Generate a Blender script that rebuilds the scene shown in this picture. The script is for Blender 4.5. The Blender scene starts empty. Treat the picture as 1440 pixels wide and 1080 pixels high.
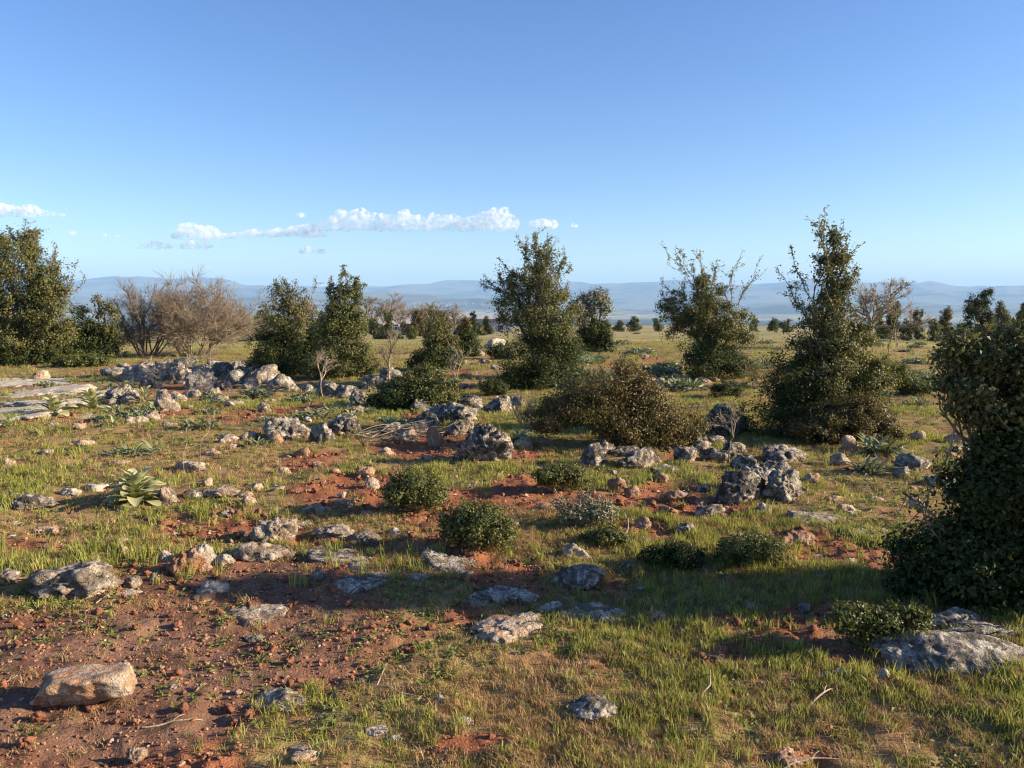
import bpy, math, random
import numpy as np
from mathutils import Vector


# ------------------------------------------------------------------ camera, sky, sun, exposure
scene = bpy.context.scene
COL = scene.collection
W0, H0 = 1440.0, 1080.0
FPX = 1088.0                      # focal length in photo pixels
EYE = 1.6
PITCH = math.atan((540 - 420) / FPX)   # horizon at row 420
cam_d = bpy.data.cameras.new('camera')
cam_d.sensor_width = 36.0
cam_d.lens = 36.0 * FPX / W0
cam_d.clip_start = 0.05
cam_d.clip_end = 90000.0
cam = bpy.data.objects.new('camera', cam_d)
COL.objects.link(cam)
cam.location = (0, 0, EYE)
cam.rotation_euler = (math.pi / 2 - PITCH, 0, 0)
scene.camera = cam

SUN_EL, SUN_AZ = math.radians(19.5), math.radians(95)     # azimuth from +Y towards +X
SDIR = Vector((math.cos(SUN_EL) * math.sin(SUN_AZ), math.cos(SUN_EL) * math.cos(SUN_AZ), math.sin(SUN_EL)))
world = bpy.data.worlds.new('World')
scene.world = world
world.use_nodes = True
wn = world.node_tree
wn.nodes.clear()
sky = wn.nodes.new('ShaderNodeTexSky')
sky.sky_type = 'NISHITA'
sky.sun_disc = False
sky.sun_elevation = SUN_EL
sky.sun_rotation = SUN_AZ
sky.altitude = 600
sky.air_density = 1.0
sky.dust_density = 0.7
sky.ozone_density = 3.0
bg = wn.nodes.new('ShaderNodeBackground')
bg.inputs['Strength'].default_value = 0.078
wo = wn.nodes.new('ShaderNodeOutputWorld')
hsv = wn.nodes.new('ShaderNodeHueSaturation')
hsv.inputs['Hue'].default_value = 0.513
hsv.inputs['Saturation'].default_value = 1.18
wn.links.new(sky.outputs[0], hsv.inputs['Color'])
wn.links.new(hsv.outputs[0], bg.inputs[0])
wn.links.new(bg.outputs[0], wo.inputs[0])

sun_d = bpy.data.lights.new('sun', 'SUN')
sun_d.energy = 5.0
sun_d.angle = math.radians(0.53)
sun_d.color = (1.0, 0.82, 0.58)
sun = bpy.data.objects.new('sun', sun_d)
COL.objects.link(sun)
sun.rotation_euler = SDIR.to_track_quat('Z', 'Y').to_euler()
sun.location = SDIR * 50

vs = scene.view_settings
vs.view_transform = 'Standard'
vs.look = 'None'
vs.exposure = 1.42
vs.gamma = 1.0
vs.use_curve_mapping = False
scene.render.engine = 'CYCLES'
cy = scene.cycles
cy.use_denoising = True
cy.filter_width = 1.2
cy.max_bounces = 16
cy.diffuse_bounces = 3
cy.glossy_bounces = 2
cy.transmission_bounces = 3
cy.volume_bounces = 16
cy.transparent_max_bounces = 8
cy.volume_step_rate = 1.0
cy.volume_max_steps = 256

# ------------------------------------------------------------------ noise
def _hash(ix, iy, iz, seed):
    h = (ix.astype(np.uint32) * np.uint32(374761393) + iy.astype(np.uint32) * np.uint32(668265263)
         + iz.astype(np.uint32) * np.uint32(2147483647) + np.uint32(seed * 974711 + 13))
    h = (h ^ (h >> np.uint32(13))) * np.uint32(1274126177)
    h = h ^ (h >> np.uint32(16))
    h = h * np.uint32(2246822519)
    h = h ^ (h >> np.uint32(15))
    return (h & np.uint32(0xFFFFFF)).astype(np.float64) / float(0xFFFFFF)

def vnoise(x, y, z=0.0, seed=0):
    x, y, z = np.broadcast_arrays(np.asarray(x, float), np.asarray(y, float), np.asarray(z, float))
    fx, fy, fz = np.floor(x), np.floor(y), np.floor(z)
    ix, iy, iz = fx.astype(np.int64), fy.astype(np.int64), fz.astype(np.int64)
    tx, ty, tz = x - fx, y - fy, z - fz
    tx = tx * tx * tx * (tx * (tx * 6 - 15) + 10)
    ty = ty * ty * ty * (ty * (ty * 6 - 15) + 10)
    tz = tz * tz * tz * (tz * (tz * 6 - 15) + 10)
    out = 0
    for dx in (0, 1):
        for dy in (0, 1):
            for dz in (0, 1):
                w = (tx if dx else 1 - tx) * (ty if dy else 1 - ty) * (tz if dz else 1 - tz)
                out = out + w * _hash(ix + dx, iy + dy, iz + dz, seed)
    return out * 2 - 1

def fbm(x, y, z=0.0, oct=4, seed=0, gain=0.5):
    a, s, f, n = 1.0, 0.0, 1.0, 0.0
    for o in range(oct):
        s = s + a * vnoise(np.asarray(x) * f, np.asarray(y) * f, np.asarray(z) * f, seed + o * 7)
        n += a
        a *= gain
        f *= 2.03
    return s / n

def sstep(a, b, x):
    t = np.clip((np.asarray(x, float) - a) / (b - a), 0, 1)
    return t * t * (3 - 2 * t)

# ------------------------------------------------------------------ terrain shape
SKY_U = np.array([-400, 0, 105, 190, 330, 480, 600, 680, 760, 860, 950, 1030, 1130, 1200, 1300, 1360, 1440, 1900])
SKY_V = np.array([400, 399, 397, 391, 399, 402, 401, 397, 396, 398, 394, 398, 393, 402, 401, 407, 405, 402])

def h_base(x, y):
    x = np.asarray(x, float); y = np.asarray(y, float)
    r = np.hypot(x, y)
    az = np.arctan2(x, y)
    k = 0.040 + (0.0345 - 0.040) * sstep(-0.05, 0.16, az)
    k = np.where(np.abs(az) > 1.0, 0.03, k)
    rr = np.minimum(r, 270)
    z = -k * np.maximum(rr - 22, 0) * sstep(18, 40, rr)
    z = z + 0.05 * fbm(x / 2.6, y / 2.6, 0, 2, 3) * sstep(1, 4, r)
    z = z + 0.16 * fbm(x / 11., y / 11., 0, 2, 5) * sstep(8, 22, r)
    if np.all(r < 235):
        return z
    far = sstep(235, 1800, r)
    z = z - 112 * far
    # foothills and skyline ridge
    u = 720 + np.tan(np.clip(az, -1.2, 1.2)) * FPX
    sk = np.interp(u, SKY_U, SKY_V)
    top = (420 - sk) / FPX * 12600 + 120
    n1 = 1 - np.abs(fbm(x / 2600., y / 2600., 0, 4, 21))
    n2 = fbm(x / 900., y / 900., 0, 4, 31)
    ridge = sstep(8300, 12600, r) * (1 - 0.5 * sstep(13200, 15500, r))
    z = z + ridge * top * (0.70 + 0.34 * n1) + ridge * (64 * n2 + 26 * fbm(x / 330., y / 330., 0, 3, 37))
    low = sstep(5600, 7300, r) * (1 - sstep(7600, 9300, r))
    z = z + low * (66 + 150 * fbm(x / 1500., y / 1500., 0, 3, 41) + 12 * n2)
    z = z + sstep(2600, 3200, r) * (1 - sstep(4400, 5000, r)) * 8 * fbm(x / 300., y / 300., 0, 3, 51)
    return z

CP, SP = math.cos(PITCH), math.sin(PITCH)
def ray(u, v):
    a, b = (u - W0 / 2) / FPX, -(v - H0 / 2) / FPX
    return np.array([a, CP + b * SP, b * CP - SP])
def at(u, v, Y):                       # the point over depth Y seen at a pixel
    d = ray(u, v)
    return np.array([0, 0, EYE]) + d * (Y / d[1])
def ground(u, v):                      # where a pixel's ray meets the ground
    d = ray(u, v)
    t = EYE / max(-d[2], .012)
    for _ in range(9):
        p = d * t
        t = .25 * t + .75 * (EYE - h_base(p[0], p[1])) / max(-d[2], .012)
        t = min(t, 330.0)
    p = d * t
    return np.array([p[0], p[1], float(h_base(p[0], p[1]))])

# bare red earth and trodden earth, given where they lie on the ground: u, v, half width, half height, strength, trodden
SOIL = [(150, 930, 360, 85, 1.25, 1.0), (430, 880, 150, 70, 1.0, .8), (330, 815, 200, 35, .9, .9), (60, 1005, 130, 30, 1.0, .7),
        (560, 900, 60, 60, .55, .3), (300, 745, 140, 30, .75, 0), (70, 760, 110, 18, .6, 0), (520, 690, 110, 30, 1.0, 0),
        (640, 710, 90, 28, 1.0, 0), (760, 690, 90, 26, .9, 0), (430, 650, 70, 20, .7, 0), (930, 700, 90, 26, .9, 0),
        (905, 745, 90, 18, .7, 0), (1000, 715, 70, 20, .7, 0), (620, 625, 90, 18, 1.1, 0), (745, 640, 60, 14, .7, 0),
        (1120, 760, 90, 18, .7, 0), (1170, 785, 110, 16, .8, .4), (1230, 905, 120, 45, 1.3, .6), (690, 1040, 80, 24, .8, 0),
        (1120, 1060, 110, 25, .7, 0), (60, 1050, 110, 22, .6, 0), (660, 870, 50, 24, 1.0, .6), (270, 545, 60, 10, 1.1, 0),
        (360, 580, 60, 8, .8, 0), (320, 590, 70, 8, .7, 0), (960, 640, 70, 10, .5, 0), (1090, 640, 60, 10, .5, 0),
        (560, 1000, 40, 20, .4, 0), (880, 930, 40, 10, .4, 0), (1010, 590, 60, 9, .6, 0), (1200, 640, 50, 8, .5, 0),
        (480, 770, 120, 25, .5, .3), (1250, 800, 70, 20, .9, .7), (140, 690, 50, 8, .6, 0), (250, 700, 60, 10, .5, 0),
        (640, 545, 70, 8, .5, 0), (840, 700, 60, 20, .6, 0), (590, 750, 80, 14, .5, 0), (170, 610, 120, 6, .4, 0)]
_S = []
for (u, v, ru, rv, s, tr) in SOIL:
    p = ground(u, v)
    D = math.hypot(p[0], p[1])
    _S.append((p[0], p[1], ru * D / FPX, rv * D * D / (EYE * FPX), s, tr))

def soil_at(x, y):
    x = np.asarray(x, float); y = np.asarray(y, float)
    wx = x + 0.16 * fbm(x * 2.2, y * 2.2, 0, 3, 61)
    wy = y + 0.22 * fbm(x * 2.2 + 9, y * 2.2, 0, 3, 62)
    s = np.zeros_like(x); t = np.zeros_like(x)
    for (cx, cy_, rx, ry, st, tr) in _S:
        q = ((wx - cx) / rx) ** 2 + ((wy - cy_) / ry) ** 2
        g = st * np.exp(-q * 0.9)
        s = np.maximum(s, g); t = np.maximum(t, g * tr)
    n = fbm(x * 1.7, y * 1.7, 0, 4, 63)
    r = np.hypot(x, y)
    scat = sstep(0.20, 0.5, fbm(x * 0.8, y * 0.8, 0, 4, 64)) * 0.68 * (1 - sstep(16, 40, r))
    s = np.maximum(s, scat)
    return sstep(0.30, 0.62, s + 0.22 * n), sstep(0.25, 0.8, t + 0.2 * n)

def H(x, y, soil=None):
    x = np.asarray(x, float); y = np.asarray(y, float)
    r = np.hypot(x, y)
    near = 1 - sstep(14, 34, r)
    if soil is None:
        soil = soil_at(x, y)
    s, t = soil
    z = h_base(x, y)
    z = z + near * (0.030 * fbm(x * 2.8, y * 2.8, 0, 4, 71) + 0.016 * fbm(x * 8.5, y * 8.5, 0, 2, 73))
    cl = np.abs(fbm(x * 7., y * 7., 0, 4, 72, 0.6))
    z = z + near * s * (0.012 + 0.055 * (cl - .2)) * (1 - 0.62 * t)
    return z - near * s * 0.02
def Hs(x, y):
    return float(H(np.array([x]), np.array([y]))[0])

# ------------------------------------------------------------------ helpers
def link(o, parent=None):
    COL.objects.link(o)
    if parent is not None:
        o.parent = parent
    return o
def tag(o, label=None, cat=None, group=None, kind=None):
    if label: o['label'] = label
    if cat: o['category'] = cat
    if group: o['group'] = group
    if kind: o['kind'] = kind
    return o
def empty(name, loc, label, cat, group=None):
    o = bpy.data.objects.new(name, None)
    o.empty_display_size = 0.1
    o.location = loc
    link(o)
    return tag(o, label, cat, group)
def np_mesh(name, V, F, smooth=True, attrs=None):
    """F: (n,k) array of faces with k corners"""
    V = np.ascontiguousarray(V, np.float32); F = np.ascontiguousarray(F, np.int32)
    me = bpy.data.meshes.new(name)
    k = F.shape[1]
    me.vertices.add(len(V)); me.vertices.foreach_set('co', V.ravel())
    me.loops.add(F.size); me.loops.foreach_set('vertex_index', F.ravel())
    me.polygons.add(len(F)); me.polygons.foreach_set('loop_start', np.arange(0, F.size, k, dtype=np.int32))
    me.polygons.foreach_set('use_smooth', np.full(len(F), smooth))
    for n, a in (attrs or {}).items():
        at_ = me.attributes.new(n, 'FLOAT', 'POINT')
        at_.data.foreach_set('value', np.ascontiguousarray(a, np.float32))
    me.update(calc_edges=True)
    return me
def mesh_obj(name, me, mat, parent=None, loc=None):
    o = bpy.data.objects.new(name, me)
    if mat is not None and not me.materials: me.materials.append(mat)
    if loc is not None: o.location = loc
    return link(o, parent)

# ------------------------------------------------------------------ materials
MATS = {}
def new_mat(name):
    m = bpy.data.materials.new(name)
    m.use_nodes = True
    nt = m.node_tree
    nt.nodes.clear()
    MATS[name] = m
    return m, nt
class NB:
    def __init__(s, nt): s.nt = nt
    def n(s, t, **kw):
        nd = s.nt.nodes.new(t)
        for k, v in kw.items():
            if k.startswith('i_'):
                key = k[2:]
                nd.inputs[int(key) if key.isdigit() else key.replace('_', ' ')].default_value = v
            else: setattr(nd, k, v)
        return nd
    def l(s, a, b): s.nt.links.new(a, b)
    def noise(s, vec, scale, detail=4, rough=0.55, dist=0.0):
        nd = s.n('ShaderNodeTexNoise', i_Scale=scale, i_Detail=detail, i_Roughness=rough, i_Distortion=dist)
        if vec is not None: s.l(vec, nd.inputs['Vector'])
        return nd.outputs['Fac']
    def ramp(s, fac, a, b, ca=0.0, cb=1.0):
        nd = s.n('ShaderNodeMapRange', i_1=a, i_2=b, i_3=ca, i_4=cb)
        nd.interpolation_type = 'SMOOTHSTEP'
        s.l(fac, nd.inputs[0]); return nd.outputs[0]
    def mix(s, fac, a, b, mode='MIX'):
        nd = s.n('ShaderNodeMix', data_type='RGBA', blend_type=mode)
        for sock, val in ((nd.inputs[0], fac), (nd.inputs[6], a), (nd.inputs[7], b)):
            if isinstance(val, (int, float)): sock.default_value = val
            elif isinstance(val, tuple): sock.default_value = (*val, 1.0)[:4]
            else: s.l(val, sock)
        return nd.outputs[2]
    def math(s, op, a, b=0.0):
        nd = s.n('ShaderNodeMath', operation=op)
        for sock, val in ((nd.inputs[0], a), (nd.inputs[1], b)):
            if isinstance(val, (int, float)): sock.default_value = val
            else: s.l(val, sock)
        return nd.outputs[0]
    def attr(s, name): return s.n('ShaderNodeAttribute', attribute_name=name).outputs['Fac']
    def bump(s, h, strength, dist=0.01):
        nd = s.n('ShaderNodeBump', i_Strength=strength, i_Distance=dist)
        s.l(h, nd.inputs['Height']); return nd.outputs[0]
    def out(s, col, rough=0.8, bump=None, spec=0.3):
        p = s.n('ShaderNodeBsdfPrincipled', i_Roughness=rough)
        p.inputs['Specular IOR Level'].default_value = spec
        if isinstance(col, tuple): p.inputs['Base Color'].default_value = (*col, 1)
        else: s.l(col, p.inputs['Base Color'])
        if bump is not None: s.l(bump, p.inputs['Normal'])
        o = s.n('ShaderNodeOutputMaterial')
        s.l(p.outputs[0], o.inputs[0])
        return p

def leaf_mat(name, dark, mid, light, trans=0.3, rough=0.5, spec=0.35, inst=0.0):
    m, nt = new_mat(name); b = NB(nt)
    t = b.attr('tint')
    if inst: t = b.math('ADD', b.math('MULTIPLY', t, 1 - inst), b.math('MULTIPLY', b.n('ShaderNodeObjectInfo').outputs['Random'], inst))
    c = b.mix(b.ramp(t, 0.0, 0.55), dark, mid)
    c = b.mix(b.ramp(t, 0.5, 1.0), c, light)
    p = b.n('ShaderNodeBsdfPrincipled', i_Roughness=rough)
    p.inputs['Specular IOR Level'].default_value = spec
    b.l(c, p.inputs['Base Color'])
    tr = b.n('ShaderNodeBsdfTranslucent')
    b.l(b.mix(0.5, c, (0.16, 0.17, 0.03)), tr.inputs[0])
    mx = b.n('ShaderNodeMixShader', i_0=trans)
    b.l(p.outputs[0], mx.inputs[1]); b.l(tr.outputs[0], mx.inputs[2])
    o = b.n('ShaderNodeOutputMaterial'); b.l(mx.outputs[0], o.inputs[0])
    return m
M_OAK = leaf_mat('oak_leaf', (0.048, 0.058, 0.017), (0.105, 0.111, 0.032), (0.232, 0.190, 0.058))
M_IVY = leaf_mat('ivy_leaf', (0.018, 0.030, 0.009), (0.041, 0.059, 0.015), (0.083, 0.091, 0.024), 0.22, 0.55, 0.2)
M_BROWN = leaf_mat('browsed_leaf', (0.053, 0.048, 0.017), (0.128, 0.095, 0.030), (0.255, 0.149, 0.048))
M_GREEN = leaf_mat('fresh_leaf', (0.049, 0.061, 0.015), (0.102, 0.117, 0.029), (0.200, 0.191, 0.055))
M_GREY = leaf_mat('grey_leaf', (0.09, 0.10, 0.06), (0.19, 0.19, 0.12), (0.30, 0.28, 0.19), 0.2)
M_SQUILL = leaf_mat('blue_green_leaf', (0.10, 0.135, 0.068), (0.19, 0.225, 0.118), (0.31, 0.325, 0.19), 0.25, 0.45)
M_MULL = leaf_mat('felted_leaf', (0.24, 0.26, 0.12), (0.40, 0.41, 0.20), (0.56, 0.53, 0.28), 0.25, 0.75, 0.15)
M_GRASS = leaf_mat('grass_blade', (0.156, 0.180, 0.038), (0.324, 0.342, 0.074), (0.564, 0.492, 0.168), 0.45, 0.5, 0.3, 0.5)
M_DRY = leaf_mat('dry_blade', (0.220, 0.127, 0.061), (0.374, 0.237, 0.116), (0.572, 0.429, 0.231), 0.3, 0.7, 0.2, 0.5)
M_WEED = leaf_mat('weed_leaf', (0.10, 0.125, 0.035), (0.19, 0.22, 0.055), (0.33, 0.34, 0.11), 0.35, 0.5, 0.35, 0.5)

def bark_mat(name, c1, c2, scale=30):
    m, nt = new_mat(name); b = NB(nt)
    v = b.n('ShaderNodeNewGeometry').outputs['Position']
    n = b.noise(v, scale, 4)
    b.out(b.mix(b.ramp(n, .3, .7), c1, c2), 0.9, b.bump(n, .6, .01))
    return m
M_BARK = bark_mat('bark', (0.085, 0.065, 0.045), (0.20, 0.165, 0.12))
M_TWIG = bark_mat('dry_twig', (0.155, 0.12, 0.085), (0.32, 0.26, 0.19), 12)
M_PALE = bark_mat('bleached_wood', (0.20, 0.15, 0.10), (0.40, 0.32, 0.23), 40)

def stone_mat(name, base1, base2, lichen, dark, red_low, red_all, cream=0.0):
    m, nt = new_mat(name); b = NB(nt)
    tc = b.n('ShaderNodeTexCoord')
    oi = b.n('ShaderNodeObjectInfo')
    geo = b.n('ShaderNodeNewGeometry')
    v = geo.outputs['Position']
    rnd = oi.outputs['Random']
    off = b.n('ShaderNodeVectorMath', operation='ADD')
    b.l(v, off.inputs[0])
    n1 = b.noise(v, 7, 6, .62, .4); n2 = b.noise(v, 15, 6, .68, .8); n3 = b.noise(v, 60, 4, .6); n4 = b.noise(v, 3.2, 5, .6, .5)
    c = b.mix(b.ramp(n1, .35, .66), base1, base2)
    c = b.mix(b.ramp(rnd, 0, 1, 0.0, 0.25), c, (0.42, 0.36, 0.28))
    # red earth staining: patches and the foot of the stone
    z = b.n('ShaderNodeSeparateXYZ'); b.l(tc.outputs['Generated'], z.inputs[0])
    low = b.ramp(b.math('ADD', z.outputs[2], b.math('MULTIPLY', b.math('SUBTRACT', n1, .5), 1.1)), 0.22, 0.62, 1.0, 0.0)
    c = b.mix(b.math('MULTIPLY', low, red_low), c, (0.36, 0.145, 0.06))
    c = b.mix(b.math('MULTIPLY', b.ramp(n4, .48, .62), red_all), c, (0.42, 0.19, 0.085))
    # lichen: white crusts, then black crusts and pits
    c = b.mix(b.math('MULTIPLY', b.ramp(n2, .49, .55), lichen), c, (0.68, 0.62, 0.53))
    c = b.mix(b.math('MULTIPLY', b.ramp(b.noise(v, 9, 8, .72, 1.2), .47, .535), dark), c, (0.060, 0.052, 0.046))
    c = b.mix(b.math('MULTIPLY', b.ramp(n3, .4, .75), .35), c, (0.12, 0.10, 0.08))
    h = b.math('ADD', b.math('MULTIPLY', n2, 1.0), b.math('MULTIPLY', n3, .35))
    b.out(c, 0.88, b.bump(h, 1.0, .06), .2)
    return m
M_ST = {
    'grey': stone_mat('lichened_limestone', (0.20, 0.175, 0.145), (0.34, 0.295, 0.24), .6, .92, .7, .25),
    'pale': stone_mat('pale_limestone', (0.33, 0.25, 0.175), (0.50, 0.41, 0.31), .55, .6, .55, .35),
    'tan': stone_mat('tan_limestone', (0.46, 0.29, 0.175), (0.62, 0.47, 0.32), .5, .15, .4, .8),
    'red': stone_mat('earth_stained_limestone', (0.34, 0.17, 0.095), (0.46, 0.27, 0.16), .25, .2, .9, .8),
    'white': stone_mat('white_limestone', (0.50, 0.44, 0.36), (0.64, 0.58, 0.49), .5, .2, .4, .2),
    'blue': stone_mat('grey_white_limestone', (0.24, 0.215, 0.185), (0.40, 0.36, 0.305), .68, .8, .35, .1),
}

# ground material
m, nt = new_mat('ground'); b = NB(nt)
pos = b.n('ShaderNodeNewGeometry').outputs['Position']
ln = b.n('ShaderNodeVectorMath', operation='LENGTH'); b.l(pos, ln.inputs[0]); R = ln.outputs['Value']
nA = b.noise(pos, 2.3, 6, .6); nB = b.noise(pos, 22, 5, .65); nC = b.noise(pos, 0.45, 5, .6); nD = b.noise(pos, 90, 3, .6)
red = b.mix(b.ramp(nA, .3, .7), (0.20, 0.075, 0.038), (0.31, 0.130, 0.066))
red = b.mix(b.math('MULTIPLY', b.ramp(nB, .52, .68), .5), red, (0.13, 0.055, 0.03))
tro = b.mix(b.ramp(nA, .35, .65), (0.140, 0.074, 0.047), (0.225, 0.128, 0.083))
tro = b.mix(b.math('MULTIPLY', b.ramp(nB, .5, .66), .5), tro, (0.09, 0.045, 0.03))
tro = b.mix(b.math('MULTIPLY', b.ramp(nD, .58, .70), .5), tro, (0.30, 0.19, 0.13))
earth = b.mix(b.attr('trodden'), red, tro)
turf = b.mix(b.ramp(nC, .36, .62), (0.22, 0.185, 0.068), (0.32, 0.215, 0.10))
turf = b.mix(b.math('MULTIPLY', b.ramp(nA, .46, .64), .6), turf, (0.31, 0.155, 0.072))
turf = b.mix(b.math('MULTIPLY', b.ramp(nB, .45, .68), .5), turf, (0.09, 0.06, 0.030))
near = b.mix(b.attr('soil'), turf, earth)
# open pasture beyond the stones
pasture = b.mix(b.ramp(b.noise(pos, .11, 6, .62), .36, .62), (0.23, 0.22, 0.085), (0.37, 0.29, 0.14))
pasture = b.mix(b.math('MULTIPLY', b.ramp(b.noise(pos, .9, 6, .65), .5, .66), .6), pasture, (0.17, 0.13, 0.06))
pasture = b.mix(b.math('MULTIPLY', b.ramp(b.noise(pos, .32, 5, .6), .58, .68), .5), pasture, (0.30, 0.15, 0.08))
c = b.mix(b.ramp(R, 16, 45), near, pasture)
# the plain and the hills far off
f1 = b.noise(pos, .0016, 8, .62, .5); f2 = b.noise(pos, .007, 5, .6, .4); f3 = b.noise(pos, .0006, 4, .6)
wood = b.mix(b.ramp(f2, .35, .65), (0.030, 0.042, 0.020), (0.065, 0.075, 0.033))
field = b.mix(b.ramp(f1, .4, .6), (0.24, 0.24, 0.11), (0.44, 0.37, 0.21))
hill = b.mix(b.ramp(f1, .40, .58), (0.045, 0.055, 0.030), (0.20, 0.18, 0.10))
hill = b.mix(b.ramp(f2, .64, .72), hill, (0.32, 0.28, 0.21))
plain = b.mix(b.ramp(R, 4300, 4900), wood, field)
plain = b.mix(b.ramp(b.math('ADD', f2, 0), .50, .60), plain, wood)
dist_c = b.mix(b.ramp(R, 5600, 6600), plain, hill)
c = b.mix(b.ramp(R, 400, 1500), c, dist_c)
hgt = b.math('ADD', b.math('MULTIPLY', nB, 1.0), b.math('MULTIPLY', nD, .5))
b.out(c, 0.95, b.bump(hgt, .7, .02), .1)
M_GROUND = m

# ------------------------------------------------------------------ ground: one sheet from the feet to beyond the ridge
def build_ground():
    rs = [0.02, 0.3, 0.7, 1.1, 1.5, 1.8]
    while rs[-1] < 15800:
        r = rs[-1]
        q = 1.009 if r < 14 else (1.012 if r < 60 else (1.03 if r < 2500 else 1.014))
        rs.append(r * q)
    rs = np.array(rs)
    half = math.radians(44)
    fr = np.linspace(-half, half, 345)
    bk = np.linspace(half, 2 * math.pi - half, 60)[1:-1]
    az = np.concatenate([fr, bk])
    n, k = len(rs), len(az)
    A, Rr = np.meshgrid(az, rs)
    X = (Rr * np.sin(A)).ravel(); Y = (Rr * np.cos(A)).ravel()
    s, t = soil_at(X, Y)
    rad = np.hypot(X, Y)
    s = s * (1 - sstep(30, 60, rad)); t = t * (1 - sstep(30, 60, rad))
    Z = H(X, Y, (s, t))
    i = np.arange(n - 1)[:, None] * k; j = np.arange(k)[None, :]; j2 = (j + 1) % k
    F = np.stack([i + j, i + j2, i + k + j2, i + k + j], -1).reshape(-1, 4)[:, ::-1]
    me = np_mesh('ground', np.stack([X, Y, Z], 1), F, True, {'soil': s, 'trodden': t})
    o = mesh_obj('ground', me, M_GROUND)
    tag(o, kind='structure')
    return o
build_ground()

# ------------------------------------------------------------------ stones
_ico = {}
def ico(sub):
    if sub not in _ico:
        import bmesh
        bm = bmesh.new(); bmesh.ops.create_icosphere(bm, subdivisions=sub, radius=1.0)
        V = np.array([v.co[:] for v in bm.verts]); F = np.array([[v.index for v in f.verts] for f in bm.faces])
        bm.free(); _ico[sub] = (V, F)
    return _ico[sub]
def stone_mesh(name, seed, dims, sub=4, nplanes=11, rough=0.09, flat=False, pit=0.0):
    rng = np.random.default_rng(seed)
    d, F = ico(sub)
    o = rng.uniform(0, 50, 3)
    w = np.stack([fbm(d[:, 0] * 1.6 + o[k], d[:, 1] * 1.6 + o[(k + 1) % 3], d[:, 2] * 1.6 + o[(k + 2) % 3], 3, seed % 71 + k) for k in range(3)], 1)
    dw = unit(d + .28 * w)                         # bent directions: facets with crooked edges
    nrm = unit(rng.normal(size=(nplanes, 3)))
    hh = rng.uniform(0.50, 0.98, nplanes)
    if nplanes == 6:
        nrm = unit(np.array([[1, .15, .1], [-1, -.2, .25], [.12, 1, .1], [-.18, -1, -.28], [.05, .1, 1], [.2, 0, -1.]]))
        hh = np.array([.80, .85, .6, .62, .55, .55])
    if flat:
        nrm = np.vstack([nrm, unit(np.array([[rng.normal() * .1, rng.normal() * .1, 1]]))]); hh = np.append(hh, .34)
    q = np.where(dw @ nrm.T > 0.05, hh / np.maximum(dw @ nrm.T, .05), 9)
    q = np.minimum(q, 1.15)
    sharp = 34.0
    r = np.maximum(-np.log(np.sum(np.exp(-sharp * q), 1)) / sharp, .28)
    if flat:                                        # ragged outline
        ang = np.arctan2(d[:, 1], d[:, 0])
        r = r * (1 + .34 * fbm(np.cos(ang) * 1.7 + o[0], np.sin(ang) * 1.7 + o[1], 0, 4, seed % 67) * (1 - np.abs(d[:, 2])))
    P = d * r[:, None]
    Q = P * (np.array(dims) / max(dims)) if not flat else P * np.array([1, dims[1] / dims[0], .5])
    f = lambda k, a, sd, oc: fbm(Q[:, 0] * k + o[a], Q[:, 1] * k + o[(a + 1) % 3], Q[:, 2] * k + o[(a + 2) % 3], oc, sd, .58)
    n1 = f(2.3, 0, seed % 89, 5)
    n2 = np.maximum(1 - np.abs(f(3.0, 1, seed % 83 + 3, 4)) * 2.6, 0)        # solution grooves
    n3 = f(9.0, 2, seed % 79 + 5, 3)
    dr = rough * 1.9 * n1 - rough * (1.1 + 1.2 * pit) * n2 * n2 + rough * .55 * n3
    if flat: dr = dr * np.where(d[:, 2] > .25, 1.2, .8)
    P = P * (1 + dr)[:, None]
    lo, hi = P.min(0), P.max(0)
    P = (P - (lo + hi) / 2) / (hi - lo)
    P[:, 2] += 0.5
    P = P * np.array(dims)
    return np_mesh(name, P, F, True)
def unit(v): return v / np.maximum(np.linalg.norm(v, axis=-1, keepdims=True), 1e-9)

stone_count = [0]
def stone(u, v, w, h, mat='grey', label='', cat='stone', group=None, flat=False, name=None, seed=None, angular=11, pit=.5, sink=.40, depth=None, rot=None, sub=None, rough=.11):
    g = ground(u, v)
    D = math.hypot(g[0], g[1])
    stone_count[0] += 1
    seed = seed or (stone_count[0] * 37 + 5)
    rng = random.Random(seed)
    wm = w * D / FPX
    if flat:
        dep = max(0.5 * wm, min(1.3 * wm, 0.72 * h * D * D / (EYE * FPX)))
    else:
        dep = wm * (depth or rng.uniform(.6, .9))
    vis = h * D / FPX
    hz = (.62 if flat else 1.0) * max(vis - dep * EYE / D * .75, vis * (.25 if flat else .45), 0.02)
    tot = hz / (1 - sink) if not flat else hz / .27
    px = w
    sub = sub or (6 if px > 150 else (5 if px > 46 else (4 if px > 22 else 3)))
    nm = name or ('limestone_slab' if flat else ('boulder' if cat == 'boulder' else 'stone'))
    me = stone_mesh(nm, seed, (wm * 1.04, dep, tot), sub, angular, rough if not flat else .075, flat, pit)
    y = g[1] + dep * .42
    x = g[0] * (y / g[1])
    o = mesh_obj(nm, me, M_ST[mat], None, (x, y, Hs(x, y) - (tot - hz)))
    o.rotation_euler = (rng.uniform(-.06, .06), rng.uniform(-.08, .08), rng.uniform(-.25, .25) if rot is None else rot)
    tag(o, label, cat, group, 'thing')
    return o

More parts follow.
